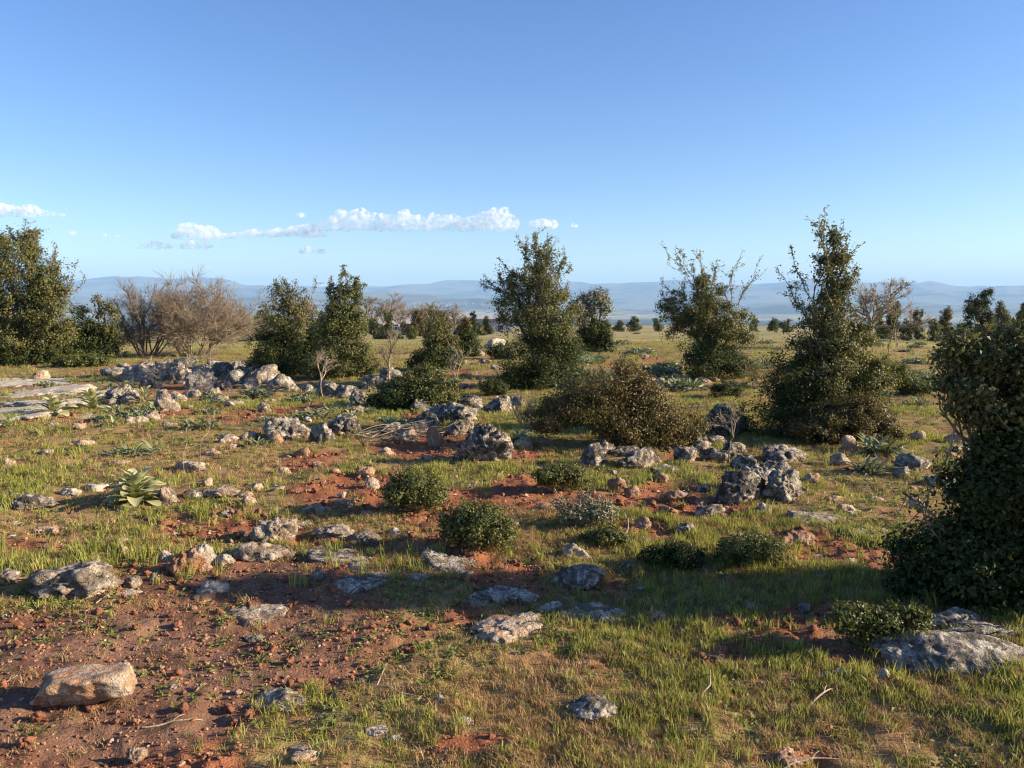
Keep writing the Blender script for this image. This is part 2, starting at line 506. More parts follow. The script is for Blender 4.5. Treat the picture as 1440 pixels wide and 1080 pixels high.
# foreground
stone(125, 998, 128, 72, 'tan', 'angular cream and orange stone block lying on the bare trodden earth', 'stone', angular=6, seed=418, sink=.05, pit=.1, depth=.6, rough=.04, rot=.12)
stone(393, 996, 88, 36, 'pale', 'grey and tan pointed stone in grass at the edge of the trodden earth')
stone(828, 1016, 80, 46, 'blue', 'white crusted rounded stone with red stains alone in the foreground grass')
stone(882, 1014, 34, 13, 'tan', 'small flat tan stone touching the white crusted stone in the foreground grass', flat=True)
stone(967, 1035, 46, 17, 'grey', 'low grey stone nearly hidden in the foreground grass', flat=True)
stone(651, 1023, 32, 18, 'white', 'small white wedge of stone beside bare red earth in the grass')
stone(528, 1035, 36, 22, 'white', 'white broken stone, larger of two touching in the grass')
stone(556, 1042, 20, 14, 'white', 'small white stone touching a larger white broken stone in the grass')
stone(425, 1060, 46, 14, 'tan', 'thin orange tan flat stone in the grass', flat=True)
stone(430, 1080, 40, 18, 'tan', 'orange and cream rough stone below the thin flat tan stone')
stone(195, 1066, 26, 24, 'pale', 'small upright pale stone in grass below the cream stone block')
stone(619, 989, 18, 15, 'white', 'small round white stone standing alone in the grass')
stone(1110, 1082, 72, 44, 'red', 'red brown stone half sunk in red earth in the foreground grass')
stone(115, 842, 112, 62, 'pale', 'large pale pitted boulder on the upper edge of the trodden earth', 'boulder', seed=77, pit=1)
stone(185, 826, 24, 20, 'pale', 'small pale stone propped against the large pitted boulder')
stone(180, 840, 34, 14, 'white', 'flat white stone at the foot of the large pitted boulder', flat=True)
stone(218, 820, 14, 14, 'pale', 'small round stone in grass between the pitted boulder and red brown boulder')
stone(12, 826, 32, 24, 'pale', 'pale rounded stone in grass beside the large pitted boulder and strap leaves')
stone(266, 810, 56, 46, 'red', 'red brown rounded boulder with a pale stone leaning on it', 'boulder')
stone(290, 796, 34, 34, 'white', 'pale stone leaning on the red brown rounded boulder')
stone(235, 792, 16, 20, 'white', 'small white stone behind the red brown rounded boulder')
stone(315, 796, 30, 18, 'white', 'low whitish stone between the red brown boulder and pale ledge')
stone(368, 790, 92, 34, 'pale', 'long pale ledge of rock at the edge of the trodden earth', seed=91, depth=.5)
stone(300, 834, 44, 22, 'white', 'white topped stone lying on trodden earth near the red brown boulder')
stone(285, 842, 30, 12, 'red', 'small red flat stone beside the white topped stone on earth', flat=True)
stone(363, 872, 98, 40, 'pale', 'flat pale layered slab lying on the trodden earth', cat='slab', flat=True)
stone(358, 893, 26, 14, 'grey', 'small dark pointed stone on trodden earth below the flat layered slab')
LEDGE = 'low whitish limestone ledge stone in grass above the trodden earth'
for a, lab in zip([(388, 766, 66, 40), (442, 724, 42, 20), (467, 760, 64, 26), (515, 764, 52, 24), (446, 816, 32, 20), (418, 745, 40, 18)], ['largest whitish ledge stone in grass above the long pale ledge', 'whitish ledge stone farthest up the slope from the trodden earth', 'long low whitish ledge stone between bedrock slabs and red earth', 'whitish ledge stone nearest the round dark green shrub', 'small whitish stone on trodden earth beside the bedrock slabs', 'low whitish stone behind the largest ledge stone']):
    stone(*a, 'pale', lab, 'stone', 'limestone ledge stones above the trodden earth')
for a, lab in zip([(480, 792, 104, 26), (520, 812, 76, 30), (505, 832, 84, 30), (455, 785, 60, 16)], ['longest grey white bedrock slab bordering the trodden earth', 'grey white bedrock slab in the middle of the row bordering trodden earth', 'grey white bedrock slab lying farthest out on the trodden earth', 'smallest thin bedrock slab bordering the trodden earth']):
    stone(*a, 'blue', lab, 'slab', 'bedrock slabs bordering the trodden earth', True)
stone(556, 752, 20, 16, 'white', 'small white cube shaped stone beside the round dark green shrub')
stone(610, 786, 38, 16, 'white', 'thin slanted white stone in front of the round dark green shrub')
stone(635, 806, 80, 26, 'blue', 'grey bedrock hump in shaded grass in front of the round dark shrub')
stone(592, 816, 38, 13, 'pale', 'small tan rounded stone in shaded grass near the grey bedrock hump')
stone(725, 902, 165, 66, 'tan', 'wide cream and orange bedrock slab in the middle of the grass', 'slab', None, True, seed=610, pit=1)
stone(706, 846, 108, 30, 'blue', 'grey white slab behind the wide cream and orange slab', 'slab', None, True)
stone(668, 852, 44, 20, 'pale', 'small pale slab at the end of the grey white slab', 'slab', None, True)
stone(832, 876, 100, 36, 'blue', 'grey slab running on from the wide cream and orange slab', 'slab', None, True)
stone(775, 862, 46, 26, 'pale', 'pale knob of rock between the orange slab and grey slab')
stone(815, 833, 80, 42, 'blue', 'rounded grey blue boulder lying in the tree shadow', 'boulder', angular=20)
stone(811, 784, 44, 26, 'tan', 'rough pink and cream stone at the edge of the tree shadow')
stone(783, 790, 40, 10, 'pale', 'flat tan stone beside the rough pink stone', flat=True)
for a in [(976, 826, 44, 12), (1060, 860, 50, 20), (1076, 846, 34, 12), (1155, 816, 28, 12)]:
    stone(*a, 'blue', 'flat grey stone lying in shaded green grass', 'stone', 'flat stones in the shaded grass', True)
for a in [(1019, 814, 16, 10), (1130, 856, 18, 14), (884, 795, 22, 12), (900, 832, 18, 12), (970, 852, 24, 10)]:
    stone(*a, 'blue', 'small round grey stone in shaded green grass', 'stone', 'round stones in the shaded grass')
stone(925, 874, 32, 20, 'tan', 'small orange and white stone at the sunlit edge of the shade')
stone(1338, 950, 210, 72, 'blue', 'broad smooth grey white rock beside the leafy ground creeper', 'boulder', seed=702, angular=9, depth=.6, pit=.2, sink=.6, rough=.05)
stone(1388, 905, 130, 36, 'blue', 'long pale rock ledge under the dark shrub, behind the broad smooth rock', 'boulder', angular=9, depth=.5, sink=.6, rough=.06)
stone(1325, 882, 100, 34, 'blue', 'upper pale rock ledge behind the leafy ground creeper', 'boulder', angular=9, depth=.5, sink=.6, rough=.06)
for a in [(1160, 952, 14, 12), (1185, 951, 26, 16), (1240, 957, 17, 18)]:
    stone(*a, 'white', 'small white stone at the lower edge of the dark turned earth', 'stone', 'white stones edging the turned earth')
# middle distance, right
stone(1040, 708, 76, 56, 'grey', 'rounded dark boulder with lichen at the end of the boulder cluster', 'boulder', angular=18, seed=811)
stone(1098, 708, 62, 52, 'blue', 'tall white and black crusted boulder of the boulder cluster', 'boulder', angular=16, pit=1.4, seed=815)
stone(1072, 694, 58, 44, 'blue', 'white crusted boulder wedged in the middle of the boulder cluster', 'boulder', pit=1.2)
stone(1048, 664, 44, 30, 'grey', 'small grey boulder perched behind the boulder cluster', 'boulder')
stone(1103, 652, 76, 28, 'blue', 'long grey white boulder behind the boulder cluster', 'boulder')
stone(1088, 668, 44, 26, 'grey', 'grey stone in front of the long grey white boulder')
stone(1073, 724, 26, 20, 'blue', 'pale round stone at the foot of the boulder cluster')
stone(1140, 680, 28, 18, 'tan', 'tan stone to one side of the boulder cluster')
stone(1286, 664, 46, 28, 'blue', 'rounded grey boulder in the grass by the squill plants', 'boulder', angular=18)
stone(1321, 686, 40, 22, 'blue', 'grey stone behind a lone upright leaf in the grass')
stone(1266, 672, 24, 18, 'pale', 'small pale stone touching the rounded grey boulder by the squills')
stone(1290, 714, 24, 18, 'pale', 'small pinkish grey stone alone in open grass')
stone(1180, 657, 28, 20, 'pale', 'pinkish pale stone between the squill plants and boulder cluster')
stone(1196, 634, 22, 20, 'tan', 'tilted orange sided stone behind the squill plants')
for a in [(1190, 720, 26, 12), (1172, 706, 24, 10), (1232, 706, 24, 8), (1345, 660, 22, 12), (1350, 636, 26, 10), (1340, 625, 24, 16), (1290, 622, 20, 14), (1370, 640, 20, 10)]:
    stone(*a, 'tan', 'small low tan stone in sunny grass near the dark foreground tree', 'stone', 'tan stones in the sunny grass')
for a, lab in zip([(1152, 738, 82, 24), (1216, 757, 88, 24), (1196, 722, 34, 10), (1142, 781, 78, 14)], ['flat cracked pinkish slab nearest the boulder cluster', 'long flat pale slab nearest the dark foreground tree', 'smallest flat pale slab level with the sunny grass', 'thin pale slab bordering the tree shadow']):
    stone(*a, 'pale', lab, 'slab', 'bedrock slabs level with the sunny grass', True)
stone(1118, 768, 54, 26, 'red', 'jagged red stone beside the flat bedrock slabs')
stone(1198, 795, 20, 12, 'white', 'small white stone at the edge of the shadow by the flat slabs')
# middle distance, centre
stone(682, 652, 88, 64, 'grey', 'big rounded boulder, grey lichen above and red earth below', 'boulder', angular=22, seed=903, pit=1.2)
CL = 'grey lichened boulder heaped behind the big red footed boulder'
for a in [(602, 602, 42, 28), (645, 596, 66, 34), (592, 580, 32, 20), (700, 582, 52, 30), (628, 575, 40, 24), (660, 575, 44, 22), (588, 612, 34, 22), (560, 612, 54, 22), (612, 590, 36, 24), (725, 575, 30, 22), (648, 612, 40, 24)]:
    stone(*a, 'grey', CL, 'boulder', 'boulders heaped in the central outcrop')
stone(618, 628, 34, 34, 'red', 'upright rust red rock face beside the big red footed boulder', 'boulder')
stone(576, 622, 30, 22, 'tan', 'tan stone in front of the brushwood pile')
stone(408, 620, 64, 40, 'blue', 'white and black crusted boulder with a red foot, standing alone', 'boulder', angular=16, seed=921)
stone(388, 625, 22, 18, 'red', 'small red stone at the foot of the lone crusted boulder')
stone(452, 624, 42, 34, 'grey', 'dark crusted boulder at the end of the brushwood pile', 'boulder')
stone(484, 612, 56, 32, 'grey', 'grey boulder at the back of the brushwood pile', 'boulder')
stone(498, 584, 30, 14, 'pale', 'pale stone behind the brushwood pile')
stone(735, 632, 30, 18, 'tan', 'tan stone next to a leafy squill by the big boulder')
stone(762, 628, 24, 18, 'red', 'reddish stone between the big boulder and brown shrub mound')
for a, lab in zip([(832, 658, 44, 40), (848, 640, 38, 26), (897, 660, 78, 34), (876, 642, 52, 18), (858, 618, 32, 20)], ['upright black and white boulder nearest the low olive shrub', 'grey boulder leaning behind the upright black and white boulder', 'widest grey boulder in front of the brown shrub mound', 'flat topped grey boulder behind the widest mound boulder', 'small grey boulder touching the brown shrub mound']):
    stone(*a, 'grey', lab, 'boulder', 'boulders in front of the brown shrub mound')
for a in [(966, 652, 34, 24), (1012, 650, 56, 26), (940, 632, 34, 22), (985, 634, 34, 20), (1005, 626, 34, 14), (1030, 638, 36, 18)]:
    stone(*a, 'grey', 'grey boulder in the row between the dry sapling and brown mound', 'boulder', 'boulders in the row by the dry sapling')
stone(1022, 612, 64, 50, 'grey', 'dark shaded boulder behind the thin dry sapling', 'boulder', angular=18)
RS = 'rust coloured stone on the red earth between low shrubs'
for a in [(940, 722, 28, 18), (868, 692, 30, 24), (888, 697, 24, 20), (902, 744, 26, 22), (952, 706, 34, 20), (782, 692, 28, 20), (800, 678, 22, 16), (985, 708, 24, 14), (930, 678, 22, 14), (768, 720, 34, 12)]:
    stone(*a, 'red', RS, 'stone', 'rust coloured stones between the low shrubs')
for a in [(962, 752, 28, 20), (1000, 722, 44, 20), (935, 668, 40, 14), (905, 765, 22, 10), (990, 690, 24, 12)]:
    stone(*a, 'blue', 'grey white stone on the red earth between low shrubs', 'stone', 'grey stones between the low shrubs')
stone(523, 684, 22, 18, 'tan', 'upright cream stone like a tablet on the red earth')
stone(425, 643, 22, 16, 'red', 'orange rounded stone on the grassy rise above red earth')
stone(515, 668, 26, 16, 'tan', 'orange tan stone right behind the upright cream tablet stone')
for a in [(470, 668, 20, 10), (392, 692, 18, 8), (545, 640, 24, 14), (600, 646, 18, 8), (450, 655, 24, 9), (486, 712, 30, 16), (350, 710, 24, 16), (360, 690, 20, 12), (515, 728, 24, 14)]:
    stone(*a, 'tan', 'small tan stone strewn over the red earth near the tablet stone', 'stone', 'tan stones strewn over the red earth')
# middle distance, left
stone(270, 664, 48, 20, 'pale', 'rounded pale stone between two thin dry stalks')
stone(236, 708, 32, 26, 'pale', 'pale pointed stone touching the large mullein')
stone(268, 702, 34, 18, 'grey', 'grey stone in the short row beside the mullein')
stone(308, 700, 56, 18, 'pale', 'long whitish stone in the short row beside the mullein')
stone(292, 684, 20, 14, 'tan', 'small tan stone above the short row beside the mullein')
stone(42, 720, 62, 24, 'grey', 'low dark grey hump of rock in the grass')
stone(136, 690, 28, 12, 'white', 'flat white stone in the grass behind the mullein', flat=True)
stone(100, 696, 24, 12, 'white', 'small white stone in grass near the dark grey hump')
for a in [(65, 640, 20, 8), (12, 655, 18, 14), (120, 630, 22, 10), (345, 700, 20, 10), (20, 740, 26, 8), (65, 745, 30, 8), (170, 655, 24, 8), (400, 665, 18, 10), (20, 700, 20, 8), (300, 640, 22, 10)]:
    stone(*a, 'tan', 'small tan stone in the sunny grass around the mullein', 'stone', 'tan stones around the mullein')
RUB = 'lichened limestone block in the long rubble row in front of the bare shrubs'
rr = random.Random(5)
for a in [(196, 536, 50, 24), (225, 532, 44, 22), (250, 540, 40, 26), (275, 536, 34, 22), (283, 548, 40, 28), (310, 530, 36, 20), (332, 540, 36, 22),
          (352, 532, 40, 20), (372, 540, 44, 26), (300, 518, 30, 12), (260, 516, 34, 14), (230, 518, 34, 12), (205, 520, 30, 12), (330, 522, 30, 14), (318, 548, 26, 14),
          (160, 528, 34, 14), (180, 522, 30, 12), (350, 548, 30, 14), (245, 526, 30, 16), (290, 528, 28, 16), (370, 526, 30, 14), (215, 545, 30, 16), (396, 536, 26, 14)]:
    stone(*a, rr.choice(['grey', 'blue', 'pale', 'blue']), RUB, 'boulder', 'limestone blocks of the long rubble row', angular=15)
stone(263, 536, 18, 20, 'red', 'rust red stone standing in the long rubble row')
stone(399, 552, 42, 28, 'blue', 'rounded whitish boulder near the end of the long rubble row', 'boulder', angular=18)
for a in [(462, 558, 40, 22), (487, 560, 36, 20), (524, 548, 34, 22), (506, 570, 28, 22), (548, 535, 34, 20), (430, 552, 22, 12), (455, 545, 22, 12), (540, 556, 26, 12), (486, 575, 22, 10)]:
    stone(*a, 'blue', 'whitish boulder in the row between the leafy trees and ivy mound', 'boulder', 'boulders between the leafy trees and ivy mound')
for a in [(25, 592, 170, 26), (95, 574, 150, 20), (40, 560, 150, 16), (70, 543, 130, 14), (150, 556, 70, 14), (20, 540, 80, 10), (120, 590, 60, 10)]:
    stone(*a, 'white', 'wide flat sheet of pale limestone pavement in front of the big oak', 'slab', 'sheets of pale limestone pavement', True)
stone(168, 570, 42, 30, 'grey', 'dark pitted boulder standing on the limestone pavement', 'boulder')
stone(184, 570, 24, 18, 'pale', 'small pale stone leaning on the dark pitted pavement boulder')
stone(232, 578, 36, 32, 'pale', 'pinkish pale peaked boulder beyond the limestone pavement', 'boulder')
stone(245, 566, 34, 16, 'pale', 'low pale stone behind the pinkish peaked boulder')
stone(58, 535, 18, 14, 'tan', 'orange tan stone on the limestone pavement below the oak')
for a in [(192, 597, 28, 12), (214, 592, 20, 14), (372, 578, 18, 14), (310, 565, 24, 10), (330, 570, 26, 10), (350, 620, 24, 16), (320, 625, 30, 14), (270, 560, 26, 12), (300, 556, 22, 12), (240, 600, 20, 10)]:
    stone(*a, 'pale', 'small pale stone on the red earth near the grey green plants', 'stone', 'pale stones near the grey green plants')
# far
stone(695, 490, 34, 16, 'white', 'white sunlit rock on the stone heap beyond the central tree', 'boulder')
for a in [(912, 540, 22, 12), (930, 542, 24, 12), (950, 542, 22, 11), (968, 544, 20, 8), (988, 538, 24, 8), (1005, 536, 20, 7)]:
    stone(*a, 'tan', 'pinkish stone in the short row behind the brown shrub mound', 'stone', 'pinkish stones behind the brown mound')
for a in [(670, 500, 24, 10), (715, 505, 26, 10), (700, 520, 24, 10), (650, 512, 20, 9), (680, 512, 22, 9), (620, 545, 26, 12), (650, 545, 20, 8)]:
    stone(*a, 'grey', 'dark stone in the heap beyond the central tree', 'stone', 'dark stones beyond the central tree')

# loose stones strewn over the ground: shared shapes, each one an object
rng = np.random.default_rng(12)
LOOSE = [(stone_mesh('loose_stone', 2000 + i, (1, rng.uniform(.6, .95), rng.uniform(.35, .7)), 4, 9, .12)) for i in range(10)]
LM = ['pale', 'tan', 'white', 'red', 'grey']
LMESH = {}
def loose_mesh(i, mt):
    if (i, mt) not in LMESH:
        me = LOOSE[i].copy(); me.materials.append(M_ST[mt]); LMESH[(i, mt)] = me
    return LMESH[(i, mt)]
pyr = random.Random(44)
def scatter_loose(n, box, size, mats, label, group):
    k = 0
    while k < n:
        u, v = pyr.uniform(box[0], box[2]), pyr.uniform(box[1], box[3])
        g = ground(u, v)
        D = math.hypot(g[0], g[1])
        s = pyr.uniform(*size) * (0.7 + 0.3 * pyr.random()) * pyr.choice([.6, .8, 1, 1.3])
        mt = pyr.choice(mats)
        o = bpy.data.objects.new('loose_stone', loose_mesh(pyr.randrange(10), mt))
        o.location = (g[0], g[1], Hs(g[0], g[1]) - s * .12)
        o.scale = (s, s, s)
        o.rotation_euler = (pyr.uniform(-.25, .25), pyr.uniform(-.25, .25), pyr.uniform(0, 6.28))
        link(o); tag(o, label, 'stone', group)
        k += 1
scatter_loose(70, (0, 850, 520, 1000), (.018, .045), ['red', 'tan', 'red', 'pale'], 'thumb sized reddish stone on the bare trodden earth', 'little stones on the trodden earth')
scatter_loose(60, (300, 690, 1150, 790), (.04, .09), ['pale', 'tan', 'red', 'red', 'white'], 'fist sized loose stone strewn among the low green shrubs', 'loose stones among the low shrubs')
scatter_loose(40, (0, 620, 420, 780), (.05, .10), ['pale', 'tan', 'white', 'red'], 'fist sized loose stone in the sunny grass around the mullein', 'loose stones in the sunny grass')
scatter_loose(70, (0, 520, 720, 610), (.08, .2), ['pale', 'tan', 'grey', 'white'], 'loose stone strewn around the rubble row and ivy mound', 'loose stones around the rubble row')
scatter_loose(60, (860, 470, 1400, 545), (.12, .3), ['pale', 'tan', 'grey', 'pale'], 'loose stone lying in the open pasture behind the trees', 'loose stones in the open pasture')
scatter_loose(36, (860, 620, 1400, 700), (.06, .14), ['pale', 'tan', 'red', 'grey'], 'loose stone in grass around the boulder cluster', 'loose stones around the boulder cluster')

# ------------------------------------------------------------------ branches and leaves
def tubes(paths, sides=5):
    Vs, Fs, off = [], [], 0
    ang = np.linspace(0, 2 * math.pi, sides, endpoint=False)
    ca, sa = np.cos(ang), np.sin(ang)
    for P, R_ in paths:
        P = np.asarray(P, float); n = len(P)
        T = np.gradient(P, axis=0); T /= np.maximum(np.linalg.norm(T, axis=1), 1e-9)[:, None]
        ref = np.array([1., 0, 0]) if abs(T[0, 0]) < .8 else np.array([0, 1., 0])
        A = np.cross(T, ref); A /= np.maximum(np.linalg.norm(A, axis=1), 1e-9)[:, None]
        B = np.cross(T, A)
        R_ = np.broadcast_to(np.asarray(R_, float), (n,))
        V = P[:, None, :] + R_[:, None, None] * (ca[None, :, None] * A[:, None, :] + sa[None, :, None] * B[:, None, :])
        Vs.append(V.reshape(-1, 3))
        i = np.arange(n - 1)[:, None] * sides; j = np.arange(sides)[None, :]; j2 = (j + 1) % sides
        Fs.append(np.stack([i + j, i + j2, i + sides + j2, i + sides + j], -1).reshape(-1, 4) + off)
        off += n * sides
    return np.concatenate(Vs), np.concatenate(Fs)

def unit(v): return v / np.maximum(np.linalg.norm(v, axis=-1, keepdims=True), 1e-9)

def leaves_from(P, N, rng, L, wid=.6, tint=None, droop=.0):
    n = len(P)
    N = unit(N)
    A = unit(np.cross(N, rng.normal(size=(n, 3))))
    A = unit(A + np.array([0, 0, -droop]))
    B = unit(np.cross(N, A))
    l = (L * rng.uniform(.65, 1.3, n))[:, None]; w = l * wid * .5
    V = np.empty((n, 4, 3))
    V[:, 0] = P
    V[:, 1] = P + A * l * .5 + B * w + N * w * .35
    V[:, 2] = P + A * l
    V[:, 3] = P + A * l * .5 - B * w + N * w * .35
    i = np.arange(n) * 4
    F = np.concatenate([np.stack([i, i + 1, i + 2], 1), np.stack([i, i + 2, i + 3], 1)])
    if tint is None: tint = rng.uniform(0, 1, n)
    return V.reshape(-1, 3), F, np.repeat(tint, 4)

def foliage(rng, blobs, L, rc=.11, wid=.6):
    """blobs: (centre, radii, cover). Leaves in clumps over lumpy ellipsoids, some inside."""
    Ps, Ns, Ts, cc_all = [], [], [], []
    for (c, R_, cover) in blobs:
        R_ = np.asarray(R_, float)
        a, b_, d_ = R_
        area = 4 * math.pi * (((a * b_) ** 1.6 + (a * d_) ** 1.6 + (b_ * d_) ** 1.6) / 3) ** (1 / 1.6)
        n = min(int(cover * area / (L * L * wid * .5)), 6500)
        rcl = min(rc, .45 * R_.min())
        nc = max(10, int(area / (1.5 * rcl * rcl)))
        d = unit(rng.normal(size=(nc, 3)))
        o = rng.uniform(0, 40, 3)
        lump = 1 + .46 * fbm(d[:, 0] * 2.1 + o[0], d[:, 1] * 2.1 + o[1], d[:, 2] * 2.1 + o[2], 3, 7)
        rad = np.where(rng.random(nc) < .74, rng.uniform(.74, 1.14, nc), rng.uniform(.3, .8, nc)) * lump
        cc = np.asarray(c) + d * R_ * rad[:, None]
        gap = fbm(cc[:, 0] / (rcl * 3.2) + o[0], cc[:, 1] / (rcl * 3.2), cc[:, 2] / (rcl * 3.2), 2, 11)
        ok = gap > (-.10 if cover < 1.6 else -.26)
        if ok.sum() > 8:
            cc, d, nc = cc[ok], d[ok], int(ok.sum())
        cc_all.append(cc)
        ct = rng.normal(.45, .17, nc)
        size = rng.uniform(.6, 1.35, nc)
        pick = rng.integers(0, nc, n)
        off = rng.normal(size=(n, 3)) * np.array([1, 1, .75])
        P = cc[pick] + off * (rcl * .58 * size[pick])[:, None]
        out = unit(d[pick] / R_)
        N = out * .5 + unit(off) * .75 + rng.normal(size=(n, 3)) * .4 + np.array([0, 0, .25])
        Ps.append(P); Ns.append(N); Ts.append(np.clip(ct[pick] + rng.normal(0, .16, n), 0, 1))
    P, N, T = np.concatenate(Ps), np.concatenate(Ns), np.concatenate(Ts)
    keep = P[:, 2] > h_base(P[:, 0], P[:, 1]) + .005
    P, N, T = P[keep], N[keep], T[keep]
    return leaves_from(P, N, rng, L, wid, T), cc_all

def wobble(a, b_, rng, n=6, amp=.08):
    t = np.linspace(0, 1, n)[:, None]
    a, b_ = np.asarray(a, float), np.asarray(b_, float)
    P = a * (1 - t) + b_ * t
    ln_ = np.linalg.norm(b_ - a)
    w = np.sin(t * math.pi)
    return P + w * rng.normal(size=3) * amp * ln_ + rng.normal(size=(n, 3)) * amp * .22 * ln_ * np.minimum(w * 3, 1)

def tree(name, label, cat, u, v, crown, ivy=(), shoots=(), limbs=True, leaf=.032, cover=1.5, ivycover=2.2, mat=None, ivymat=None,
         group=None, trunk_r=.09, Y=None, seed=1, rc=.11, twig_mat=None, dfac=.85, auto=0, twigs=12, minpx=1.95):
    rng = np.random.default_rng(seed)
    if Y is None:
        g = ground(u, v); Y = g[1]
    p0 = at(u, v, Y); g = np.array([p0[0], Y, Hs(p0[0], Y)])
    S = Y / FPX
    leaf = max(leaf, minpx * S * 1.4)
    root = empty(name, g, label, cat, group)
    def conv(bl, cv, k=.88):
        out = []
        for q in bl:
            uu, vv, ru, rv = q[:4]
            cvr = q[4] if len(q) > 4 else 1.0
            dy = q[5] if len(q) > 5 else rng.uniform(-.25, .25)
            c = at(uu, vv, Y); c[1] += dy * ru * S
            out.append((c, (ru * S * k, ru * S * dfac * k, rv * S * k), cv * cvr))
        return out
    paths = []
    cb = conv(crown, cover); ib = conv(ivy, ivycover, 1.04)
    base = g - np.array([0, 0, .08])
    def crown_mesh(bl, nm, mt):
        (V, F, T), cc = foliage(rng, bl, leaf, max(rc, leaf * 2.2))
        me = np_mesh(nm, V - g, F, False, {'tint': T})
        mesh_obj(nm, me, mt, root)
        return cc
    ccs = []
    if cb: ccs += crown_mesh(cb, 'crown', mat or M_OAK)
    if ib: crown_mesh(ib, 'ivy', ivymat or M_IVY)
    # trunk and limbs
    if limbs:
        hub = base + np.array([0, 0, 0.35 * max(.3, np.mean([c[0][2] for c in (cb or ib)]) - g[2])])
        paths.append((wobble(base, hub, rng, 5, .05), np.linspace(trunk_r * 1.3, trunk_r, 5)))
        for (c, R_, _), cl in zip(cb, ccs):
            top = c + np.array([0, 0, R_[2] * .5])
            lp = wobble(hub, top, rng, 8, .045)
            paths.append((lp, np.linspace(trunk_r * .55, .006, 8)))
            for k in rng.choice(len(cl), min(len(cl), twigs), replace=False):
                s = lp[rng.integers(3, 8)]
                paths.append((wobble(s, cl[k], rng, 5, .1), np.linspace(max(.009, .25 * S), .003, 5)))
    if paths:
        V, F = tubes(paths, 5)
        mesh_obj('trunk', np_mesh('trunk', V - g, F), twig_mat or M_BARK, root)
    SH = []
    for q in shoots:
        a = at(q[0], q[1], Y); b_ = at(q[2], q[3], Y)
        b_[1] += rng.uniform(-.25, .25) * np.linalg.norm(b_ - a)
        SH.append((a, b_, q[4] if len(q) > 4 else .5))
    for k in range(auto):
        c, R_, _ = cb[rng.integers(len(cb))]
        d = unit(np.array([rng.normal(), rng.normal() * .6, abs(rng.normal()) + .35]))
        a = c + d * np.array(R_) * .7
        SH.append((a, a + unit(d + np.array([0, 0, .55])) * rng.uniform(.35, .85) * min(R_[0], R_[2]), rng.uniform(.5, 1.2)))
    if SH:
        sp, LP, LN, LT = [], [], [], []
        for (a, b_, lf) in SH:
            P = wobble(a, b_, rng, 9, .07)
            r0 = max(.007, .55 * S)
            sp.append((P, np.linspace(r0, max(.0025, .28 * S), 9)))
            ln_ = np.linalg.norm(b_ - a)
            side = []
            for k in range(int(2 + 5 * rng.random())):
                t = rng.uniform(.25, .9); s = P[int(t * 8)]
                e = s + (unit(b_ - a) + rng.normal(size=3) * .7) * ln_ * rng.uniform(.10, .24)
                side.append(wobble(s, e, rng, 5, .08)); sp.append((side[-1], np.linspace(max(.004, .3 * S), max(.002, .2 * S), 5)))
            nl = int(lf * (ln_ / leaf) * 8)
            for Q in [P] + side:
                m_ = nl if Q is P else max(1, nl // 5)
                t = rng.uniform(.12, 1, m_) * (len(Q) - 1); i0 = np.minimum(t.astype(int), len(Q) - 2)
                pp = Q[i0] + (Q[i0 + 1] - Q[i0]) * (t - i0)[:, None] + rng.normal(size=(m_, 3)) * leaf * .5
                LP.append(pp); LN.append(rng.normal(size=(m_, 3)) + np.array([0, 0, .5])); LT.append(rng.uniform(.3, 1, m_))
        V, F = tubes(sp, 4)
        so = tag(mesh_obj('shoots', np_mesh('shoots', V - g, F), twig_mat or M_TWIG, root), kind='stuff')
        P = np.concatenate(LP)
        if len(P) > 3:
            V, F, T = leaves_from(P, np.concatenate(LN), rng, leaf * .95, .6, np.concatenate(LT))
            mesh_obj('shoot_leaves', np_mesh('shoot_leaves', V - g, F, False, {'tint': T}), mat or M_OAK, so)
    return root

# --- the dark tree at the right edge
tree('oak_tree', 'dark leafy tree with overhanging crown casting the broad grass shadow', 'tree', 1440, 852,
     [(1348, 500, 36, 30, .9), (1340, 545, 32, 30, .8), (1395, 500, 50, 36), (1450, 510, 55, 50), (1380, 560, 55, 42, .9), (1440, 590, 60, 60), (1430, 660, 52, 60), (1500, 560, 80, 90),
      (1530, 690, 90, 110), (1580, 600, 80, 110, .8), (1470, 480, 60, 40), (1620, 700, 80, 120, .8)],
     [(1400, 730, 62, 75), (1415, 635, 34, 44, 1.1, -.6), (1388, 640, 26, 44, 1.1, -.5), (1375, 665, 22, 30, 1, -.4), (1450, 650, 55, 60, 1.1, -.7), (1325, 800, 52, 46), (1300, 825, 34, 26), (1415, 680, 50, 50), (1395, 700, 40, 50), (1350, 790, 62, 52), (1430, 800, 90, 75), (1500, 780, 90, 100), (1320, 815, 40, 30, .8), (1390, 845, 60, 35)],
     [(1345, 590, 1300, 745, .25), (1370, 520, 1320, 470, .6), (1400, 480, 1385, 455, .8), (1340, 500, 1312, 500, .7), (1345, 760, 1265, 690, .2), (1330, 780, 1290, 700, .15)],
     leaf=.030, cover=1.6, ivycover=2.0, auto=26, seed=3, trunk_r=.02, Y=3.9, rc=.08, dfac=.95)
